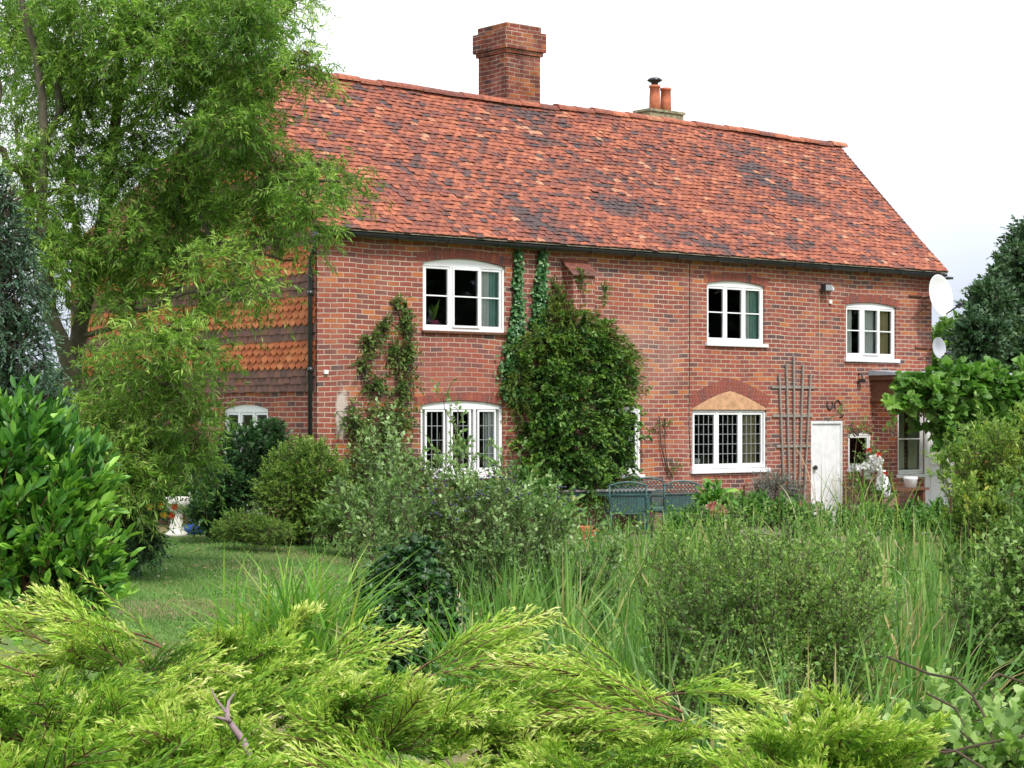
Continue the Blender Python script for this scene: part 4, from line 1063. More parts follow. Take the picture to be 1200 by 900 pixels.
# bare stems by leaded window
b = MB()
for (pts, r_) in (([(770, 488), (772, 520), (778, 545), (786, 560)], .012), ([(776, 492), (777, 525), (781, 556)], .008), ([(768, 492), (775, 500), (779, 510)], .006)):
    b.tube([(fs(a), -.05, fz(a, c)) for a, c in pts], r_, 5)
o = b.build('stems', M_twig); o.data.transform(Matrix.Translation((HX, HY, 0)) @ Matrix.Rotation(HA, 4, 'Z'))
E = [fellip(777, 493, 8, 5, .05), fellip(788, 545, 9, 8, .1), fellip(757, 455, 9, 4, .06), fellip(765, 500, 4, 8, .05)]
bs = bush('wall_shrub', E, 'thin nearly bare climber stems against the bricks left of the arched leaded window', 'climbing plant', L_rose, 34, .16, 7, .04, .025, local=True, trunk=False)
attach(bs, o)

# vine over the porch and pergola
def crown_local(c, r): return (c, r)
E = []
for (px, py, rx, ry) in ((1085, 452, 34, 18), (1125, 447, 38, 22), (1165, 445, 36, 22), (1205, 448, 40, 24), (1080, 470, 22, 15), (1116, 488, 28, 26), (1150, 495, 40, 30), (1195, 500, 44, 34), (1062, 462, 13, 9), (1110, 515, 16, 18), (1250, 470, 50, 40), (1055, 472, 20, 5)):
    c, r = mound(px, py, 34.2 + (px - 1060) * .006, rx, ry, 34); E.append((c, r))
vine = bush('grapevine', E, 'bright green grapevine with broad leaves smothering the flat porch roof', 'grapevine', L_vine, 760, .5, 12, .14, .13, big=True, ang=1.2, droop=.35, up=.35, upl=.8, shell=.4, stem_r=.006, stem_mat=M_redtwig)

# ---- bushes near the left wall
bush('round_bush', [mound(354, 572, 26.3, 58, 64, 58), mound(368, 562, 26.2, 44, 54, 46), mound(335, 590, 26.1, 40, 46, 46)], 'large rounded yellow-green clipped bush at the left corner of the house', 'bush', L_gold, 2100, .16, 22, .034, .016, up=.5, shell=.22, droop=.1, wig=.05, zmin=.22)
bush('dark_bush', [mound(287, 545, 27.2, 44, 48, 50), mound(262, 575, 26.8, 34, 44, 46), mound(312, 515, 27.4, 24, 24, 30), mound(245, 600, 26.5, 24, 30, 40)], 'dark green glossy bush below the side window, behind the rounded bush', 'bush', L_dark, 1500, .28, 16, .055, .028, up=.6, shell=.3, zmin=.22)
bush('low_conifer', [mound(285, 615, 25.2, 34, 18, 34), mound(312, 622, 25.0, 34, 16, 30), mound(265, 622, 25.3, 18, 12, 24)], 'low bright green spreading conifer at the edge of the lawn before the rounded bush', 'bush', L_gold, 700, .16, 26, .03, .008, up=.5, shell=.25, zmin=.22)
bush('low_shrub', [mound(388, 610, 25.2, 26, 26, 34), mound(420, 605, 25.0, 30, 34, 34), mound(452, 595, 24.8, 34, 34, 34)], 'low green-gold shrub on the right of the rounded bush at the foot of the wall', 'bush', L_mid, 620, .24, 16, .045, .02, up=.6, shell=.3, zmin=.2)
bush('hedge_shrub', [mound(236, 555, 30.5, 26, 50, 36), mound(205, 545, 31.5, 40, 60, 40), mound(160, 545, 31, 50, 60, 40)], 'tall dark shrub in the shade at the foot of the tile hung wall', 'bush', L_dark, 1100, .35, 16, .065, .035, up=.6, shell=.3, zmin=.22)
# rose shrub with orange hips
E = [mound(155, 600, 21, 34, 48, 40), mound(174, 632, 20.6, 18, 24, 24), mound(135, 620, 21.2, 44, 60, 44), mound(105, 590, 21, 44, 80, 44)]
rs = bush('dark_shrub', E, 'dark spreading shrub with a few orange and red blooms left of the white birdbath', 'shrub', L_dark, 1500, .32, 15, .045, .024, up=.15, droop=.4, shell=.35, zmin=.3)
b = MB()
for (px, py) in ((176, 594), (189, 593), (192, 603), (202, 604), (205, 594)):
    P = at(px, py, 20.3)
    m_ = 1 if px > 200 else 0
    for k in range(7):
        a = k * .9; b.mesh([tuple(P), tuple(P + np.array([0.03 * math.cos(a), -.01, 0.03 * math.sin(a)])), tuple(P + np.array([.038 * math.cos(a + .7), -.025, .038 * math.sin(a + .7)])), tuple(P + np.array([.03 * math.cos(a + 1.2), -.01, .03 * math.sin(a + 1.2)]))], [(0, 1, 2, 3)], random.random(), m_)
fo = b.build('blooms', [M_or_pet, M_red_pet]); attach(rs, fo)

# birdbath
bp = at(207, 622, 28.4); bp[2] = float(G(bp[0], bp[1]))
bb = empty('birdbath', tuple(bp), 0, 'white stone birdbath on a waisted pedestal at the far edge of the lawn', 'birdbath')
b = MB(); b.lathe([(.001, 0), (.16, 0), (.16, .05), (.12, .07), (.105, .12), (.085, .25), (.08, .34), (.10, .38), (.11, .40), (.001, .40)], (0, 0, 0), 28); b.build('pedestal', M_concrete, bb, smooth=True)
b = MB(); b.lathe([(.001, .40), (.10, .40), (.16, .42), (.19, .47), (.19, .56), (.175, .57), (.16, .55), (.001, .50)], (0, 0, 0), 32); b.build('basin', M_concrete, bb, smooth=True)
for k, (px, w_) in enumerate(((226, .14), (238, .11))):
    pp = at(px, 617, 29); pp[2] = float(G(pp[0], pp[1]))
    b = MB(); b.lathe([(.001, 0), (w_ * .7, 0), (w_, .06), (w_ * .95, .14), (w_ * .85, .15), (w_ * .8, .08), (.001, .06)], (0, 0, 0), 20); o = b.build('glazed_pot', M_blue, None, smooth=True); o.location = pp
    tag(o, ['larger blue glazed pot on the ground right of the birdbath', 'smaller blue glazed pot, the farther right of the two beyond the birdbath'][k], 'pot', 'blue pots')
bush('pot_plant', [mound(236, 605, 29.2, 14, 8, 12)], 'small leafy plant behind the blue glazed pots', 'plant', L_wild, 60, .14, 10, .05, .03, big=True)

# ---- blue conifer at the left edge
E = [mound(5, 470, 15.5, 70, 60, 62), mound(15, 410, 15.5, 56, 60, 56), mound(8, 340, 15.5, 52, 60, 50), mound(5, 280, 15.5, 36, 50, 36), mound(3, 225, 15.5, 18, 34, 20), mound(-40, 400, 15.8, 70, 90, 60), mound(50, 470, 15.2, 34, 34, 34), mound(-30, 560, 15.6, 80, 90, 70)]
bush('blue_conifer', E, 'blue-green conifer at the left edge of the garden, behind the laurel', 'tree', L_conif, 3000, .26, 34, .030, .010, ang=.6, droop=.35, up=.1, shell=.3, stem_r=.004, rspread=.18, part='crown')

# ---- laurel
Zl = 12.0
E = [mound(30, 600, Zl, 78, 110, 80), mound(75, 640, Zl, 55, 110, 66), mound(12, 535, Zl, 66, 56, 64), mound(90, 570, Zl, 30, 56, 40), mound(-40, 620, Zl, 80, 160, 80), mound(100, 680, Zl, 36, 50, 40)]
bush('laurel_bush', E, 'bright green cherry laurel with big glossy leaves at the lower left', 'bush', L_laurel, 860, .46, 16, .098, .037, ang=.85, droop=.05, wig=.04, up=1.1, big=True, upl=.55, shell=.45, stem_r=.005, tip_light=.5, stem_mat=M_redtwig)

# ---- willow
Zw = 22.0
wil = empty('willow_tree', tuple(at(90, 680, Zw) * np.array([1, 1, 0]) + np.array([0, 0, .22])), 0, 'tall twisted willow with narrow drooping leaves overhanging the left end of the house', 'tree')
def pth(pts): return [tuple(at(a, c, z)) for a, c, z in pts]
tk = MB()
tk.tube(pth([(80, 690, 22), (80, 520, 22), (86, 430, 22), (96, 370, 22), (108, 320, 22), (120, 260, 22.1), (128, 200, 22), (136, 140, 22), (140, 90, 22), (138, 40, 22.1), (146, -20, 22), (150, -120, 22), (160, -200, 22)]), [.14, .12, .10, .09, .082, .072, .066, .06, .055, .05, .042, .034, .02], 12)
stt = Stems()
def limb(pts, r0, r1, wob=.05):
    P = np.array(pth(pts)); k = (len(P) - 1) * 4 + 1; t = np.linspace(0, len(P) - 1, k); i = np.clip(t.astype(int), 0, len(P) - 2); fr = (t - i)[:, None]
    C = P[i] * (1 - fr) + P[i + 1] * fr
    C += np.cumsum(rng.normal(size=C.shape) * wob * .35, 0) * np.sin(np.linspace(0, np.pi, k))[:, None] + rng.normal(size=C.shape) * wob * .3
    stt.add(C[None], np.linspace(r0, r1, k)[None], 7); return C
limbs = [limb(q, a, c) for q, a, c in (
    ([(84, 440, 22), (62, 380, 21.6), (42, 300, 21.4), (34, 230, 21.4), (30, 140, 21.3), (22, 40, 21.2), (15, -60, 21)], .09, .03),
    ([(40, 290, 21.4), (36, 200, 21.4), (34, 188, 21.4), (10, 170, 21.2), (0, 90, 21)], .06, .03),
    ([(36, 210, 21.4), (45, 180, 21.5), (62, 130, 21.5), (75, 50, 21.5), (80, -40, 21.5)], .06, .02),
    ([(100, 350, 22), (92, 290, 22.4), (78, 220, 22.6), (80, 160, 22.7), (95, 80, 22.8), (100, 0, 23)], .06, .02),
    ([(98, 392, 22), (130, 384, 21.7), (160, 368, 21.4), (190, 350, 21.2), (240, 345, 21), (300, 330, 20.6)], .035, .012),
    ([(118, 262, 22), (138, 218, 21.9), (170, 196, 21.7), (205, 190, 21.4), (260, 190, 21), (330, 210, 20.5), (400, 214, 20)], .055, .015),
    ([(130, 180, 22), (150, 150, 22), (185, 125, 21.8), (230, 140, 21.6), (290, 120, 21.2)], .045, .015),
    ([(138, 120, 22), (165, 70, 21.8), (200, 30, 21.6), (260, 10, 21.4), (310, -10, 21.2)], .045, .015),
    ([(84, 470, 22), (110, 450, 21.3), (150, 440, 20.8), (200, 450, 20.4), (230, 480, 20.2)], .05, .015),
    ([(80, 530, 22), (110, 510, 21), (140, 520, 20.4), (180, 550, 20)], .045, .012),
    ([(100, 380, 22), (75, 350, 22.5), (50, 320, 22.9)], .04, .015),
    ([(168, 372, 21.4), (185, 410, 21), (205, 440, 20.8)], .03, .01),
    ([(196, 352, 21.2), (210, 330, 21), (218, 300, 21)], .03, .01),
    ([(205, 190, 21.4), (225, 225, 21.2), (250, 270, 21), (300, 290, 20.8), (345, 305, 20.6)], .035, .01),
    ([(144, 20, 22), (180, -30, 21.8), (230, -70, 21.6)], .04, .015), ([(144, -20, 22), (100, -60, 22), (60, -120, 22)], .04, .015))]
LC = np.concatenate(limbs + [np.array(pth([(86, 430, 22), (96, 370, 22), (108, 320, 22), (128, 200, 22), (140, 90, 22), (146, -20, 22)]))])
clumps = [(210, 110, 30, 22), (165, 125, 22, 20), (120, 95, 26, 24), (60, 60, 26, 22), (110, 230, 16, 20), (150, 200, 20, 18), (205, 205, 26, 20), (35, 180, 18, 16), (40, 240, 20, 18), (75, 300, 20, 20), (165, 290, 24, 18), (20, 20, 46, 26), (85, 12, 44, 26), (140, 40, 34, 36), (185, 25, 44, 36), (240, 25, 44, 42), (292, 45, 36, 42), (300, 95, 34, 30), (262, 95, 38, 32), (275, 10, 40, 24), (318, 60, 22, 30), (230, 60, 34, 30), (200, 75, 34, 24), (88, 70, 34, 26), (55, 105, 26, 18), (12, 75, 20, 26), (15, 135, 22, 16), (90, 130, 34, 24), (110, 175, 28, 20),
          (60, 165, 16, 14), (165, 165, 22, 14), (225, 165, 34, 20), (265, 145, 38, 26), (300, 150, 22, 22), (285, 190, 38, 28), (240, 215, 34, 26), (325, 200, 22, 16), (318, 240, 36, 24), (365, 225, 30, 20), (402, 218, 26, 12), (360, 258, 34, 16), (335, 285, 24, 14), (280, 255, 38, 26), (225, 260, 38, 26),
          (180, 240, 26, 20), (150, 262, 18, 14), (200, 300, 34, 22), (255, 305, 34, 20), (70, 255, 22, 14), (95, 205, 14, 10), (45, 290, 34, 18), (130, 300, 26, 16), (150, 335, 38, 18), (85, 325, 20, 20), (245, 345, 30, 14), (310, 335, 24, 9), (285, 355, 14, 8), (235, 372, 20, 10), (130, 365, 22, 14), (190, 385, 34, 16), (215, 405, 26, 16),
          (255, 425, 14, 10), (160, 425, 38, 24), (208, 445, 32, 24), (115, 440, 26, 24), (175, 480, 44, 28), (125, 490, 38, 28), (232, 490, 26, 24), (190, 530, 42, 30), (130, 545, 44, 32), (90, 500, 26, 30), (222, 545, 22, 22), (165, 565, 32, 22), (140, 615, 20, 16), (95, 570, 40, 40), (325, 15, 24, 14), (352, 8, 14, 8), (365, 78, 16, 5), (350, 70, 10, 10), (375, 100, 12, 6), (380, 195, 20, 8), (300, 5, 30, 20),
          (60, 350, 18, 14), (100, 285, 16, 14), (75, 200, 12, 20), (20, 210, 14, 20), (15, 50, 20, 14)]
top = [(x_, y_, 50, 40) for x_, y_ in ((20, -40), (90, -50), (160, -45), (235, -50), (60, -120), (130, -120), (200, -120), (150, -190), (100, -170))]
lv = Leaves(); st2 = Stems()
for q, (px, py, rx, ry) in enumerate(clumps + top):
    z_ = 22 - 1.6 * max(0, min(1, (px - 60) / 340)) + random.uniform(-.9, .9) - (.9 if py > 380 else 0)
    c, r = mound(px, py, z_, rx * 1.12, ry * 1.15, 45)
    # branch from the nearest limb
    j = LC[np.argmin(np.sum((LC - c) ** 2 * np.array([1, .6, 1]), 1))]
    nb = 5
    tgt, _ = in_ell(c, r * .8, nb, .6); LC = np.concatenate([LC, tgt]); t = np.linspace(0, 1, 10)[None, :, None]
    Cb = j[None, None] * (1 - t) + tgt[:, None] * t + np.sin(t * np.pi) * np.array([0, 0, .10]) + np.sin(t * 17 + rng.random((nb, 1, 1)) * 6) * rng.normal(size=(nb, 1, 3)) * .035 * (t * (1.2 - t)) * 3
    st2.add(Cb, np.linspace(.014, .005, 10)[None])
    k = int(rx * ry * ((.14 if py < 330 and px < 230 else .085) if q < len(clumps) else .03)) + 8
    P, d = in_ell(c, r, k, .55)
    D = nrm(rng.normal(size=(k, 3)) * np.array([.9, .9, .6]) + d * .6 + np.array([.15, -.1, .35]))
    C = shoot_curves(P, D, rng.uniform(.2, .46, k), .42, .26, 7)
    nz = np.array([mnoise.noise(Vector(p * 1.6)) for p in P]); rn = np.clip(.42 + nz * .55 + (P[:, 2] - c[2]) / r[2] * .12 + rng.normal(size=k) * .13, 0, 1)
    shoot_leaves(lv, C, 24, .074, .0135, ang=1.05, rnd=rn, up=-.12, rspread=.22)
    st2.add(C[:, ::2], .0028)
M_gtwig = attrmat('olive_twig', [(0, (.09, .085, .03)), (1, (.16, .15, .06))], nscale=20, rough=.9, bmp=0)
attach(wil, lv.build('crown', L_willow), tk.build('trunk', M_bark, smooth=True), stt.build('limbs', M_bark), st2.build('twigs', M_gtwig))

# ---- garden furniture
def chair_mesh(root):
    fr = MB()
    wd = .29
    top = lambda x: .90 - .055 * (abs(x) / wd) ** 2 * 1.0 + .0
    yb = lambda z: .20 + .12 * (z - .42)
    def tp(x): return (x, yb(top(x)), top(x))
    fr.tube([tp(x) for x in np.linspace(-wd - .02, wd + .02, 13)], .016, 6)
    fr.tube([(-wd + .015, yb(.42), .42), (-wd, yb(.86), .85)], .014, 6); fr.tube([(wd - .015, yb(.42), .42), (wd, yb(.86), .85)], .014, 6)
    fr.tube([(-wd + .02, yb(.45), .45), (wd - .02, yb(.45), .45)], .012, 6); fr.tube([(-wd + .01, yb(.70), .70), (wd - .01, yb(.70), .70)], .009, 6)
    fr.build('back_frame', M_chair, root, smooth=True)
    lt = MB()
    for s_ in (-1, 1):
        for k in range(-9, 10):
            xs0 = k * .062; pts = []
            for q in np.linspace(0, 1, 5):
                z = .70 + q * .22; x = xs0 + s_ * q * .2
                if abs(x) < wd and z < top(x): pts.append((x, yb(z) + .003 * s_, z))
            if len(pts) > 1: lt.tube([pts[0], pts[-1]], .0065, 4)
    for k in range(-11, 12):
        x = k * .0245
        lt.box(x - .0085, x + .0085, yb(.57) - .014, yb(.57) - .002, .455, .70)
    lt.build('back_lattice', M_chair, root)
    se = MB(); se.box(-.27, .27, -.24, .21, .405, .43)
    for k in range(10): se.box(-.265, .265, -.235 + k * .045, -.215 + k * .045, .43, .437)
    se.build('seat', M_chair, root, bevel=.008)
    for sx in (-1, 1):
        a = MB(); a.tube([(sx * .285, .25, .66), (sx * .30, .10, .67), (sx * .30, -.18, .66), (sx * .29, -.24, .62), (sx * .275, -.22, .42)], .013, 6); a.build('armrest', M_chair, root, smooth=True)
        for sy_ in (-1, 1):
            l = MB(); l.tube([(sx * .25, sy_ * .20, .41), (sx * .27, sy_ * .23, .2), (sx * .265, sy_ * .25, 0)], [.017, .014, .016], 6); l.build('leg', M_chair, root, smooth=True)
def wpos(px, Z, z=.055):
    return ((px - 600) / FPX * Z, Z, z)
ch0 = empty('garden_chair', wpos(733, 30.3), R(8), 'green metal lattice garden chair with its back to the pond, left of the two', 'chair', 'metal garden chairs')
chair_mesh(ch0); ch0.rotation_euler.z = R(180 + 6)
for (px, Z, rz, lab) in ((790, 30.7, 180 + 22, 'green metal lattice garden chair with its back to the pond, right of the two'), (762, 31.75, 10, 'green metal lattice garden chair on the far side of the table nearest the wall')):
    c_ = copy_tree(ch0); c_.location = wpos(px, Z); c_.rotation_euler.z = R(rz); c_['label'] = lab
tb = empty('garden_table', wpos(698, 31.2), R(20), 'long garden table with slate coloured top beside the lattice chairs', 'table')
b = MB(); b.box(-1.05, .85, -.42, .42, .72, .755); b.build('table_top', M_tabletop, tb, bevel=.01)
b = MB(); b.box(-1.0, .8, -.38, .38, .66, .719); b.build('apron', M_chair, tb)
for sx in (-.95, .75):
    for sy_ in (-.34, .34):
        b = MB(); b.tube([(sx, sy_, .66), (sx, sy_, 0)], [.03, .022], 8); b.build('leg', M_chair, tb)

def pot_of(px, Z, h, r_, mat, label, name='flower_pot', z0=.055):
    b = MB(); b.lathe([(.001, 0), (r_ * .72, 0), (r_ * .95, h * .8), (r_ * 1.08, h * .8), (r_ * 1.08, h), (r_ * .9, h), (r_ * .85, h * .85), (.001, h * .85)], (0, 0, 0), 22)
    o = b.build(name, mat, None, smooth=False); o.location = wpos(px, Z, z0); tag(o, label, 'pot'); return o
pot_of(687, 28.0, .34, .17, M_pot, 'terracotta flower pot half hidden by reeds below the garden table')
# white jug on the terrace
b = MB(); b.lathe([(.001, 0), (.11, 0), (.13, .05), (.14, .18), (.09, .34), (.05, .42), (.06, .46), (.045, .46), (.001, .42)], (0, 0, 0), 20)
o = b.build('stone_jug', M_whitew, None, smooth=True); o.location = wpos(1034, 32.8, .6); tag(o, 'tall pale jug standing on a plinth below the white roses', 'jug')
b = MB(); b.box(-.2, .2, -.15, .15, 0, .545); auto_m(b); o = b.build('brick_plinth', M_brick, None); o.location = wpos(1034, 32.8, .055); o.rotation_euler.z = HA; tag(o, 'low brick plinth under the pale jug near the porch', 'plinth')
b = MB(); b.lathe([(.001, 0), (.10, 0), (.12, .14), (.13, .15), (.12, .19), (.10, .19), (.001, .16)], (0, 0, 0), 20)
o = b.build('white_planter', M_white, None, smooth=True); o.location = wpos(1067, 34.1, .72); tag(o, 'small white planter on the ledge below the porch window', 'planter')
b = MB(); b.box(-.55, .35, -.13, .13, -.045, -.002); o = b.build('ledge', M_wood, None); o.location = wpos(1067, 34.1, .72); o.rotation_euler.z = HA; tag(o, 'brown wooden ledge carrying the white planter below the porch window', 'ledge')
for sx in (-.45, .25):
    b = MB(); b.box(sx - .03, sx + .03, -.1, .1, -.665, -.046); b.build('leg', M_wood, o)

# things on window sills inside
def sill_plant(px, z0, label, mat, n_, h, potm, y=.19):
    x = fs(px); c = H(x, y, z0)
    o = empty('potted_plant', tuple(c), 0, label, 'potted plant')
    b = MB(); b.lathe([(.001, 0), (.055, 0), (.07, .11), (.06, .11), (.001, .1)], (0, 0, 0), 16); b.build('pot', potm, o)
    lv = Leaves(); P = np.zeros((n_, 3)) + np.array([0, 0, .10]); D = rng.normal(size=(n_, 3)) * np.array([.25, .15, .1]) + np.array([0, 0, 1]); N = rng.normal(size=(n_, 3)) + np.array([0, -1, 0])
    lv.add(P, D, N, rng.uniform(.6, 1, n_) * h, .04, rng.random(n_), big=True)
    q = lv.build('leaves', mat); q.parent = o
M_potp = plain('magenta_pot', (.30, .03, .10), .5)
sill_plant(517, WA[2] + .06, 'spiky green plant in a dark red pot inside the big upstairs window at the left', L_iris, 9, .36, M_potp)
sill_plant(836, WD[2] + .06, 'small leafy plant in a pot inside the middle upstairs window', L_gold, 30, .2, M_white)
b = MB(); b.lathe([(.001, 0), (.06, 0), (.065, .1), (.05, .13), (.001, .12)], (0, 0, 0), 16); o = b.build('white_jug', M_white, None, smooth=True); o.location = H(fs(826), .2, WC[2] + .05); tag(o, 'small white jug inside the arched leaded window', 'jug')

# ---- plants in front of the right half
bush('silver_shrub', [mound(908, 568, 33.4, 26, 20, 24), mound(890, 572, 33.2, 14, 14, 18), mound(930, 575, 33.6, 14, 14, 18)], 'silver-grey shrub at the foot of the trellis', 'shrub', L_silver, 340, .3, 22, .035, .008, up=1.0, ang=.5, shell=.4, zmin=.06)
E = [mound(985, 480, 32.8, 10, 8, 10), mound(1005, 500, 32.8, 14, 10, 12), mound(1018, 530, 32.6, 20, 18, 16), mound(1008, 560, 32.4, 26, 24, 20), mound(1030, 575, 32.4, 24, 26, 20), mound(1045, 500, 33, 5, 10, 10)]
wr = bush('rose_bush', E, 'tall thin rose bush with a cluster of white blooms between the white door and porch', 'rose bush', L_rose, 150, .3, 9, .045, .028, up=.8, shell=.6, zmin=.06, stem_mat=M_twig, stem_r=.005)
def blooms(root, pts, Z, r_, mat, name='bloom', n_=16):
    lv = Leaves()
    for (px, py) in pts:
        c = at(px, py, Z + random.uniform(-.1, .1)); D = nrm(rng.normal(size=(n_, 3)) + np.array([0, -.5, .2])); N = rng.normal(size=(n_, 3))
        lv.add(np.repeat(c[None], n_, 0) + D * r_ * .15, D, N, r_ * rng.uniform(.7, 1.1, n_), r_ * .8, rng.random(n_), big=True)
    q = lv.build(name, mat); attach(root, q)
blooms(wr, [(1022, 540), (1028, 536), (1014, 546), (1020, 550), (1030, 548), (1012, 553), (1025, 545), (1032, 541), (1017, 558), (1034, 560), (1008, 549), (1023, 537), (1030, 555)], 32.2, .075, M_white_pet)
blooms(wr, [(1018, 528), (1037, 556), (1030, 533)], 32.2, .05, M_red_pet)
pf = bush('pink_flowers', [mound(838, 598, 28.5, 14, 10, 14)], 'low plant with pink flowers beside the lattice chairs', 'flowers', L_wild, 40, .2, 8, .05, .03)
blooms(pf, [(832, 594), (838, 592), (844, 596), (848, 600), (836, 600), (842, 603)], 28.1, .07, M_pink_pet)

# shrub of yellow green leaves on the right, before the porch
E = [mound(1165, 515, 21, 46, 34, 40), mound(1130, 540, 21, 32, 36, 32), mound(1180, 560, 21, 48, 44, 40), mound(1128, 590, 20.8, 20, 22, 24), mound(1150, 590, 20.6, 46, 40, 40), mound(1225, 520, 21, 50, 60, 44), mound(1190, 630, 20.6, 50, 44, 40)]
thicket('yellow_shrub', E, 'airy yellow-green shrub at the right before the porch, with a few yellow leaves', 'shrub', L_yel, 210, 16, .34, 16, .055, .021, stem_r=.007)
E = [mound(1165, 680, 14, 50, 60, 44), mound(1195, 620, 14.2, 44, 60, 40), mound(1150, 740, 13.6, 44, 60, 44), mound(1205, 760, 13.5, 60, 80, 50), mound(1125, 650, 14, 18, 24, 20), mound(1250, 680, 14, 60, 120, 60)]
thicket('pond_shrub', E, 'small leaved green shrub at the right edge of the pond', 'shrub', L_mid, 170, 16, .28, 16, .038, .024, stem_r=.006)

# low border in front of the house
E = [mound(x_, y_, z_, 34, 18, 30) for x_, y_, z_ in ((600, 590, 27), (650, 600, 27.5), (620, 570, 28.5), (830, 612, 29.5), (870, 600, 30.5), (905, 600, 31), (940, 612, 31), (980, 618, 31.5), (1020, 612, 31.5), (1060, 612, 31.5), (1100, 610, 31), (810, 620, 28.5), (560, 585, 26.5))]
bush('flower_border', E, 'mixed leafy plants along the front of the terrace before the house', 'plants', L_wild, 1250, .42, 14, .085, .035, up=1.0, ang=.8, big=True, shell=.5, zmin=.03)
bush('broad_leaved_plant', [mound(838, 583, 29, 16, 10, 14), mound(830, 597, 29, 16, 12, 14)], 'fresh light green broad leaved plant under the arched leaded window', 'plant', L_laurel, 50, .28, 9, .13, .05, up=1.1, big=True)

# sloe shrub in the middle
E = [mound(545, 605, 17, 80, 60, 70), mound(500, 580, 17, 60, 54, 50), mound(465, 620, 16.6, 50, 56, 50), mound(610, 600, 17.4, 64, 52, 54), mound(655, 625, 17.8, 54, 50, 50), mound(560, 560, 17.2, 70, 34, 50), mound(690, 665, 17, 54, 44, 44), mound(560, 670, 16.4, 76, 50, 56)]
sl_ = thicket('sloe_bush', E, 'loose grey-green sloe bush with dark blue berries between lawn and garden table', 'bush', L_sloe, 170, 15, .34, 15, .040, .024, stem_r=.007, wig=.09)
b = MB(); bers = []
for k in range(70):
    px, py = random.choice([(515, 565), (536, 590), (560, 575), (610, 570), (655, 575), (500, 590), (665, 590), (590, 560), (520, 600)])
    P = at(px + random.gauss(0, 10), py + random.gauss(0, 7), 16.2); b.lathe([(.0005, -.011), (.009, -.006), (.012, 0), (.009, .006), (.0005, .011)], tuple(P), 6)
q = b.build('berries', M_berry); attach(sl_, q); q['kind'] = 'stuff'
# upright leading shoots in front of the house
E = [mound(428, 520, 18, 16, 40, 20), mound(468, 510, 18, 12, 44, 14), mound(545, 490, 18, 10, 26, 14), mound(405, 560, 18, 14, 30, 14), mound(528, 470, 18, 12, 14, 10)]
thicket('tall_shrub', E, 'thin upright shrub with sparse leaves before the lower left window', 'shrub', L_sloe, 16, 14, .3, 10, .045, .026, stem_r=.007)
# dark ivy mound
bush('ivy_stump', [mound(472, 690, 14.2, 44, 58, 40), mound(455, 730, 14.0, 40, 50, 36), mound(500, 715, 14.0, 34, 60, 30), mound(490, 655, 14.4, 30, 30, 26)], 'dark ivy covered stump at the edge of the lawn by the pond', 'ivy', L_dark, 760, .22, 12, .045, .04, big=True, up=.1, droop=.5, upl=.2, shell=.3)
# twiggy green shrub before the reeds
E = [mound(880, 700, 11, 115, 95, 80), mound(950, 690, 11.3, 85, 95, 60), mound(820, 680, 11.6, 70, 85, 60), mound(890, 780, 10.6, 120, 80, 80), mound(985, 730, 10.9, 64, 70, 50), mound(900, 645, 11.6, 100, 44, 50), mound(775, 650, 11.7, 40, 40, 36), mound(1015, 650, 11.5, 40, 50, 36)]
thicket('twiggy_shrub', E, 'sprawling small leaved twiggy shrub in front of the reeds, right of centre', 'shrub', L_twig, 230, 19, .28, 16, .0215, .0135, stem_r=.0045, wig=.13)

# ---- blades: reeds, irises, grasses
def blades(lv_v, lv_f, lv_r, base, hgt, wid, lean, n0, segs=5, flop=.5):
    m = len(base); t = np.linspace(0, 1, segs + 1)[None, :]
    a = rng.random(m) * 2 * np.pi; d = np.stack([np.cos(a), np.sin(a), 0 * a], 1)
    ln = (lean * rng.random(m) ** 1.5)[:, None]; fl_ = (flop * rng.random(m) ** 3)[:, None]
    h = hgt[:, None]
    horiz = h * (ln * t + (fl_ + ln * .5) * t ** 3 * 1.1)
    vert = h * (t - (fl_) * t ** 3 * .9 - .12 * ln * t ** 2)
    C = base[:, None] + d[:, None] * horiz[..., None] + np.array([0, 0, 1.]) * vert[..., None]
    wv = wid[:, None] * np.clip(np.minimum(1.0, (1 - t) * 3.2) * (.8 + .4 * t), .04, 1)
    a2 = a + np.pi / 2 + rng.normal(size=m) * .9
    s_ = np.stack([np.cos(a2), np.sin(a2), 0 * a2], 1)[:, None] * wv[..., None] / 2
    V = np.stack([C - s_, C + s_], 2).reshape(-1, 3)
    idx = n0 + np.arange(m * (segs + 1) * 2).reshape(m, segs + 1, 2)
    F = np.stack([idx[:, :-1, 0], idx[:, :-1, 1], idx[:, 1:, 1], idx[:, 1:, 0]], -1).reshape(-1, 4)
    lv_v.append(V); lv_f.append(F); return n0 + len(V)
def blade_obj(name, sets, mat, segs=5):
    v, f, r = [], [], []; n0 = 0
    for (base, h, wd, ln, fp, rn) in sets:
        n0 = blades(v, f, r, base, h, wd, ln, n0, segs, fp); r.append(np.repeat(rn, segs))
    return np_mesh(name, np.concatenate(v), np.concatenate(f), np.concatenate(r), mat)
def scatter(n_, pxr, Zr, mask=None):
    Z = np.sqrt(rng.uniform(Zr[0] ** 2, Zr[1] ** 2, n_)); px = rng.uniform(pxr[0], pxr[1], n_)
    x = (px - 600) / FPX * Z; return np.stack([x, Z, G(x, Z)], 1)
S = []
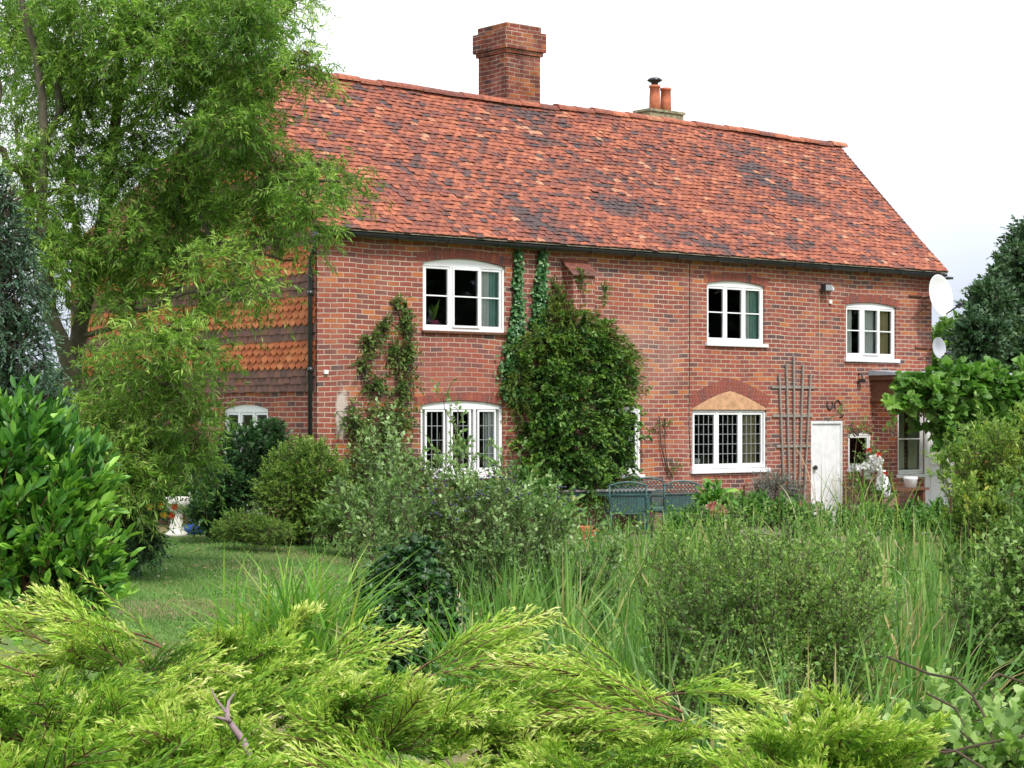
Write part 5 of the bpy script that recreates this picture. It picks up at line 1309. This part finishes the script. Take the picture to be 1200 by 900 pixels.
for (n_, pxr, Zr, h0, h1, w_, fp, dry) in ((2500, (640, 1160), (17, 24), .30, .95, .024, .6, .12), (2200, (540, 1120), (13.5, 17.5), .20, .92, .022, .75, .09), (600, (540, 670), (14, 18), .5, 1.05, .028, .35, .05), (700, (720, 880), (11.5, 14), .0, .75, .022, .7, .08),
                                            (1200, (970, 1110), (11, 15.5), .25, 1.0, .022, .6, .16), (500, (600, 1060), (24, 27), .25, .72, .022, .6, .14), (500, (1040, 1300), (15, 22), .5, 1.1, .022, .5, .1), (140, (470, 560), (16, 20), .2, .9, .02, .6, .3), (330, (690, 1120), (8.8, 10.6), .35, .95, .014, .9, .2)):
    B = scatter(n_, pxr, Zr)
    B[:, :2] += (np.round(B[:, :2] / .47) * .47 - B[:, :2]) * rng.uniform(.1, .75, (n_, 1)); B[:, 2] = G(B[:, 0], B[:, 1])
    tn = np.array([mnoise.noise(Vector((p[0] * .9, p[1] * .7, 4.0))) for p in B])
    h = np.clip(rng.uniform(h0, h1, n_) + tn * .25 - B[:, 2], .25, 2); rn = np.clip(rng.beta(2.2, 2.4, n_) * .85 + tn * .25, 0, .85); dr = rng.random(n_) < dry * (1 + 1.5 * tn); rn[dr] = rng.uniform(.86, 1, dr.sum())
    S.append((B, h, w_ * rng.uniform(.5, 1.4, n_), np.full(n_, .38), np.full(n_, fp), rn))
rd = blade_obj('reeds', S, L_reed); tag(rd, 'dense green reeds and sedges with some dry blades filling the pond', 'reeds', kind='stuff')
# under-storey of small leaves between the reeds
lvu = Leaves()
B = scatter(26000, (430, 1300), (9.5, 27)); B[:, 2] += rng.random(len(B)) ** 1.3 * .85
lvu.add(B, rng.normal(size=B.shape) + np.array([0, 0, .6]), rng.normal(size=B.shape) * .6 + np.array([0, 0, 1]), .045, .024, np.clip(rng.normal(.45, .22, len(B)), 0, 1))
tag(lvu.build('water_weeds', L_wild), 'low tangle of small green leaves among the reeds', 'weeds', kind='stuff')
# long pale arching blades, near side
def clump(name, label, px, py, Z, n_, spread, h0, h1, wd, mat, lean=.5, flop=.8, dry=.1, cat='grass clump', group=None, base_z=None):
    c = at(px, py, Z); z0 = float(G(c[0], c[1])) if base_z is None else base_z
    B = np.stack([c[0] + rng.normal(size=n_) * spread, c[1] + rng.normal(size=n_) * spread, np.full(n_, z0)], 1)
    rn = rng.beta(2.4, 2.2, n_) * .9; dr = rng.random(n_) < dry; rn[dr] = rng.uniform(.9, 1, dr.sum())
    o = blade_obj(name, [(B, rng.uniform(h0, h1, n_), wd * rng.uniform(.7, 1.2, n_), np.full(n_, lean), np.full(n_, flop), rn)], mat, 8)
    tag(o, label, cat, group); return o
clump('iris_clump', 'bright green iris clump with long arching leaves at the near edge of the lawn', 340, 755, 13.4, 460, .19, .45, 1.05, .018, L_iris, .75, .8, .12, 'iris clump')
clump('iris_clump', 'smaller tuft of yellow-green blades between the lawn irises and the ivy covered stump', 405, 760, 12.8, 50, .10, .3, .6, .016, L_iris, .8, .7, .1, 'iris clump')
clump('iris_clump', 'pale arching long-leaved clump in the reeds just right of the tall juniper plume', 775, 790, 10.4, 46, .18, .7, 1.15, .018, L_sloe, 1.0, 1.0, .05, 'iris clump')
clump('iris_clump', 'narrow green blades growing in front of the ivy covered stump', 545, 750, 13.2, 90, .14, .5, 1.0, .016, L_iris, .4, .5, .15, 'iris clump')
clump('iris_clump', 'broad upright green blades in the reeds left of the twiggy shrub', 720, 750, 12.2, 160, .3, .8, 1.35, .018, L_reed, .4, .5, .08, 'iris clump')
clump('iris_clump', 'thin pale arching blades at the lower right beyond the bramble', 1010, 830, 9.0, 70, .25, .6, 1.0, .014, L_sloe, .9, .9, .1, 'iris clump')
clump('tall_grass', 'tall dry grass stalks in front of the white door', 965, 640, 30, 22, .3, 1.2, 2.0, .012, L_dry, .25, .3, .6, 'grass clump')
clump('tall_grass', 'tan dry grass rising from the middle of the reeds at the right', 1068, 700, 14.5, 60, .12, 1.2, 1.7, .014, L_dry, .25, .6, .6, 'grass clump')
clump('tall_grass', 'dry brown bent blades beside the ivy covered stump', 515, 700, 15, 36, .12, 1.0, 1.45, .016, L_dry, .4, .8, .8, 'grass clump')
clump('tall_grass', 'tall green grass under the white roses', 1015, 640, 29.5, 60, .4, .9, 1.5, .014, L_iris, .4, .5, .2, 'grass clump')
# bulrush heads
for k, (px, py, Z, h_) in enumerate(((1009, 560, 22, 16), (1112, 592, 20, 14), (870, 575, 23, 10), (1184, 578, 20, 13))):
    c = at(px, py, Z); L_ = h_ / FPX * Z * 1.4; zb = float(G(c[0], c[1]))
    o = empty('bulrush', (c[0], c[1], zb), 0, ['brown bulrush head rising before the white roses', 'brown bulrush head before the white porch door', 'small brown bulrush head before the silver shrub', 'brown bulrush head in the yellow-green shrub at the right edge'][k], 'bulrush', 'bulrushes in the pond')
    b = MB(); b.tube([(0, 0, 0), (.02, 0, c[2] - zb - L_ / 2)], .005, 5); b.build('stalk', L_reed, o)
    b = MB(); b.lathe([(.001, -L_ / 2), (.012, -L_ / 2 + .01), (.013, L_ / 2 - .01), (.001, L_ / 2)], (.02, 0, c[2] - zb), 8); b.build('seed_head', M_seed, o)
# short lawn grass
n_ = 60000; B = scatter(n_, (90, 470), (14.5, 28)); B = B[pondmask(B[:, 0], B[:, 1]) < .3]; n_ = len(B)
rn = np.clip(.35 + np.array([mnoise.noise(Vector((p[0] * 1.1, p[1] * .8, 0))) for p in B]) * .7 + rng.normal(size=n_) * .2, 0, 1)
lg = blade_obj('lawn_grass', [(B, rng.uniform(.015, .045, n_), np.full(n_, .007), np.full(n_, .8), np.full(n_, .3), rn)], L_grass, 2); tag(lg, 'short worn lawn grass', 'grass', kind='stuff')
# fallen leaves on the lawn
lf = Leaves(); B = scatter(420, (130, 440), (15, 27)); B[:, 2] += .03; lf.add(B, rng.normal(size=B.shape) * np.array([1, 1, .1]), rng.normal(size=B.shape) * .3 + np.array([0, 0, 1]), .05, .03, rng.random(len(B)))
tag(lf.build('fallen_leaves', L_dry), 'dry fallen leaves scattered on the lawn', 'leaves', kind='stuff')

# ---- junipers in the foreground
def plume(L, nb=15, curve=.35):
    """one feathery juniper plume: axis along +x rising, in its own space; returns (needle base, dir, len, tipness), stem curves"""
    t = np.linspace(0, 1, 9); ax = np.stack([t * L, .06 * L * np.sin(t * 3 + rng.random() * 3), curve * L * t - .30 * L * t ** 2], 1)
    P, D, LL, TP = [], [], [], []; stems = [ax]
    def along(C, q):
        f = q * (len(C) - 1); i = min(int(f), len(C) - 2); return C[i] * (1 - (f - i)) + C[i + 1] * (f - i), nrm(C[i + 1] - C[i])
    for k in range(nb):
        q = .10 + .88 * k / nb
        p, T = along(ax, q); s_ = 1 if k % 2 else -1
        roll = rng.normal() * .5
        lat = nrm(np.array([0, s_ * math.cos(roll), math.sin(roll) * .8 + .25]))
        d = nrm(T * .92 + lat * .52); l = L * (.46 * (1 - q) + .12) * rng.uniform(.75, 1.2)
        tt = np.linspace(0, 1, 5)[:, None]; C = p + d * l * tt + T * l * .22 * tt ** 2 + np.array([0, 0, -.06]) * l * tt ** 2
        stems.append(C)
        m = max(4, int(l / .0105))
        for j in range(m):
            qq = .08 + .92 * j / m; pj, Tj = along(C, qq); s2 = 1 if j % 2 else -1
            r2 = rng.normal() * .6; side = nrm(np.cross(Tj, [0, 0, 1])); up_ = np.cross(side, Tj)
            dj = nrm(Tj * .95 + (side * s2 * math.cos(r2) + up_ * math.sin(r2)) * .46)
            lj = (.045 * (1 - qq * .6) + .012) * rng.uniform(.7, 1.3)
            P.append(pj); D.append(dj); LL.append(lj); TP.append(.40 * q + .45 * qq)
            # scale sprays on the twiglet
            for u_ in range(3):
                w2 = (u_ + .4) / 3; dd = nrm(dj * 1.0 + nrm(rng.normal(size=3)) * .36)
                P.append(pj + dj * lj * w2 * .8); D.append(dd); LL.append(lj * .55); TP.append(.40 * q + .45 * qq + .12)
    return np.array(P), np.array(D), np.array(LL), np.array(TP), stems
plumes = [plume(.42, 15, c_) for c_ in (.2, .3, .4, .25, .35, .15)]
def juniper(name, label, items, extra=()):
    lv = Leaves(); st = Stems()
    for (pos, d, sc, light) in items:
        P, D, LL, TP, stems = plumes[rng.integers(0, len(plumes))]
        x = nrm(np.array(d, float)); rl = rng.normal() * .35
        side = nrm(np.cross([0, 0, 1.], x)); up_ = np.cross(x, side)
        side, up_ = side * math.cos(rl) + up_ * math.sin(rl), up_ * math.cos(rl) - side * math.sin(rl)
        Mx = np.stack([x, side, up_], 0)          # rows: local axes in world
        PP = (P * sc) @ Mx + pos; DD = D @ Mx
        r = np.clip(TP * 1.0 - .14 + light + rng.normal(size=len(P)) * .10, 0, 1)
        lv.add(PP, DD, rng.normal(size=DD.shape) + np.array([0, -.6, .5]), LL * min(sc, 1.3) ** .5 * 1.15, .0046, r)
        for i, s_ in enumerate(stems):
            st.add(((s_ * sc) @ Mx + pos)[None], np.linspace(.004 if i == 0 else .0022, .001, len(s_))[None] * sc)
    base = items[0][0].copy(); c = np.mean([i[0] for i in items], 0); o = empty(name, (c[0], c[1], float(G(c[0], c[1]))), 0, label, 'juniper', 'golden junipers along the near bank')
    limbs_ = []
    foot = np.array([c[0], c[1] + .2, float(G(c[0], c[1])) - .1])
    for k in rng.integers(0, len(items), min(26, len(items) // 6)):
        t = np.linspace(0, 1, 7)[:, None]; C = foot * (1 - t) + items[k][0] * t + np.array([0, 0, -.22]) * (t > 0) * (1 - .4 * t); limbs_.append(C)
    st.add(np.array(limbs_), np.linspace(.02, .006, 7)[None], 5)
    attach(o, lv.build('foliage', L_jun), st.build('branches', M_redtwig)); return o
def jtop(px_pts, py_pts, px): return np.interp(px, px_pts, py_pts)
JX = [-200, 0, 60, 110, 170, 230, 300, 350, 400, 440, 480, 540, 600, 650]; JY = [800, 800, 775, 745, 740, 765, 775, 785, 805, 815, 800, 795, 820, 850]
items = []
for k in range(700):                                # crown surface of the big bush: rows from the back edge forward
    px = random.uniform(-160, 700); q = random.random() ** .8
    Z = 6.4 - 2.9 * q; py_top = jtop(JX, JY, px)
    # height of the top falls gently to the front; back edge reaches the outline
    z_back = CAMZ + (HZ - (py_top + 22)) / FPX * 6.4
    x = (px - 600) / FPX * 6.4 * (1 - .15 * q)
    z = z_back + .05 * math.sin(x * 5 + Z * 3) + .05 * math.sin(Z * 6 + x * 2) - .12 * q - .03
    z += .10 * mnoise.noise(Vector((x * 2.2, Z * 2.2, 1.0)))
    if random.random() < .25: z -= random.uniform(.05, .2)
    f_ = mnoise.noise(Vector((x * 1.3, Z * 1.1, 5.0))); a = 1.3 + f_ * 4.2 + random.gauss(0, .28)      # neighbours lean the same way
    d = (math.cos(a) * 1.1, -.25 - .35 * abs(math.sin(a)), .32 + .4 * mnoise.noise(Vector((x * 2, Z * 2, 9))) + random.gauss(0, .1))
    items.append((np.array([x, Z, z]), d, random.uniform(.55, 1.0), random.gauss(.10, .16)))
for (px, py, Z, d, sc) in ((210, 765, 6.3, (-1, -.1, .28), 1.35), (180, 750, 6.3, (-1, .1, .2), 1.2), (150, 778, 6.2, (-1, -.2, .02), 1.2), (60, 755, 6.2, (-.9, -.2, .3), .9), (130, 760, 6.4, (-.5, -.2, .4), .7), (250, 790, 6.3, (.9, 0, .2), .6),
                           (485, 790, 6.2, (.85, 0, .48), 1.05), (520, 775, 6.2, (.9, -.1, .35), .7), (480, 800, 6.1, (1, -.1, .12), 1.2), (520, 810, 6.0, (1, -.1, -.02), 1.0), (560, 830, 5.9, (1, -.2, 0), .9), (600, 850, 5.8, (1, -.2, .05), .9), (640, 865, 5.7, (1, -.2, .1), .8), (310, 790, 6.2, (.6, 0, .6), .6), (330, 790, 6.2, (.4, 0, .8), .5), (590, 840, 6.0, (1, -.1, -.1), .9), (350, 790, 6.1, (.9, 0, .3), .9), (60, 800, 5.8, (-1, -.3, .1), 1.0)):
    items.append((at(px, py, Z), d, sc, .28))
jb_ = juniper('juniper_bush', 'big golden-green feathery juniper spreading across the lower left foreground', items)
b = MB()
b.tube(pth([(300, 905, 4.65), (285, 868, 4.72), (266, 842, 4.75), (268, 822, 4.8), (275, 812, 4.85)]), [.011, .009, .007, .004, .002], 8)
b.tube(pth([(270, 845, 4.74), (252, 840, 4.7), (238, 843, 4.7)]), [.006, .004, .002], 6)
b.tube(pth([(265, 835, 4.76), (252, 818, 4.8), (247, 806, 4.8)]), [.004, .003, .0015], 6)
attach(jb_, b.build('bare_branch', attrmat('purple_grey_bark', [(0, (.22, .15, .17)), (1, (.34, .25, .26))], nscale=60, rough=.9), smooth=True))
JX2 = [640, 700, 760, 820, 870, 900]; JY2 = [850, 835, 845, 872, 900, 935]
items = []
for k in range(150):
    px = random.uniform(600, 900); q = random.random() ** .8; Z = 5.9 - 2.2 * q
    z_back = CAMZ + (HZ - (jtop(JX2, JY2, px) + 16)) / FPX * 5.9; x = (px - 600) / FPX * 5.9 * (1 - .15 * q)
    items.append((np.array([x, Z, z_back - .12 * q - .03 + random.uniform(-.08, .01)]), (random.uniform(-.9, .9), -.6, random.uniform(.05, .5)), random.uniform(.5, .8), random.gauss(.12, .1)))
for (px, py, Z, d, sc) in ((800, 835, 5.8, (-1, 0, .28), 1.3), (820, 850, 5.7, (-1, -.1, .1), 1.2), (760, 815, 5.8, (-1, 0, .15), .8), (760, 820, 5.8, (.8, -.1, .0), .9)):
    items.append((at(px, py, Z), d, sc, .28))
juniper('juniper_bush', 'golden juniper with branches arching left, between the big juniper and the small one', items)
items = []
for k in range(46):
    px = random.uniform(900, 1010); Z = random.uniform(4.4, 5.2); items.append((at(px, random.uniform(915, 965), Z), (random.uniform(-.9, .9), -.5, random.uniform(.2, .8)), random.uniform(.45, .75), random.gauss(.15, .1)))
for (px, py, Z, d, sc) in ((960, 880, 5.1, (-.9, 0, .4), .6), (960, 900, 5.0, (-1, -.1, .25), .6), (930, 885, 5.1, (.3, 0, .9), .35), (970, 890, 5.0, (.7, 0, .4), .35)):
    items.append((at(px, py, Z), d, sc, .3))
juniper('juniper_bush', 'small golden juniper at the bottom edge, right of centre before the twiggy shrub', items)
# bare old branch in the big juniper
# bramble at lower right
E = [mound(1100, 880, 6.8, 90, 40, 60), mound(1170, 850, 7.0, 60, 40, 50), mound(1040, 890, 6.6, 40, 30, 40), mound(1180, 890, 6.4, 60, 50, 50), mound(1090, 835, 7.2, 34, 22, 30)]
br = bush('bramble', E, 'dark stemmed bramble with rounded green leaves at the lower right corner', 'bramble', L_mid, 170, .35, 9, .045, .034, up=.5, big=True, upl=.6, shell=.7, stem_r=.003, trunk=False)
b = MB()
for pts in ([(1160, 905, 6.2), (1120, 880, 6.3), (1080, 876, 6.4), (1030, 892, 6.5)], [(1200, 862, 6.3), (1150, 872, 6.3), (1110, 882, 6.3), (1060, 878, 6.4)], [(1090, 790, 6.6), (1118, 795, 6.5), (1140, 815, 6.5), (1160, 850, 6.4), (1165, 880, 6.3)], [(1040, 770, 6.8), (1090, 790, 6.6), (1130, 796, 6.6)], [(1085, 812, 6.5), (1120, 830, 6.5), (1130, 850, 6.4)], [(1200, 800, 6.7), (1170, 790, 6.7), (1140, 812, 6.5)]):
    b.tube(pth(pts), [.0045] * (len(pts) - 1) + [.002], 6)
attach(br, b.build('canes', M_twig, smooth=True))
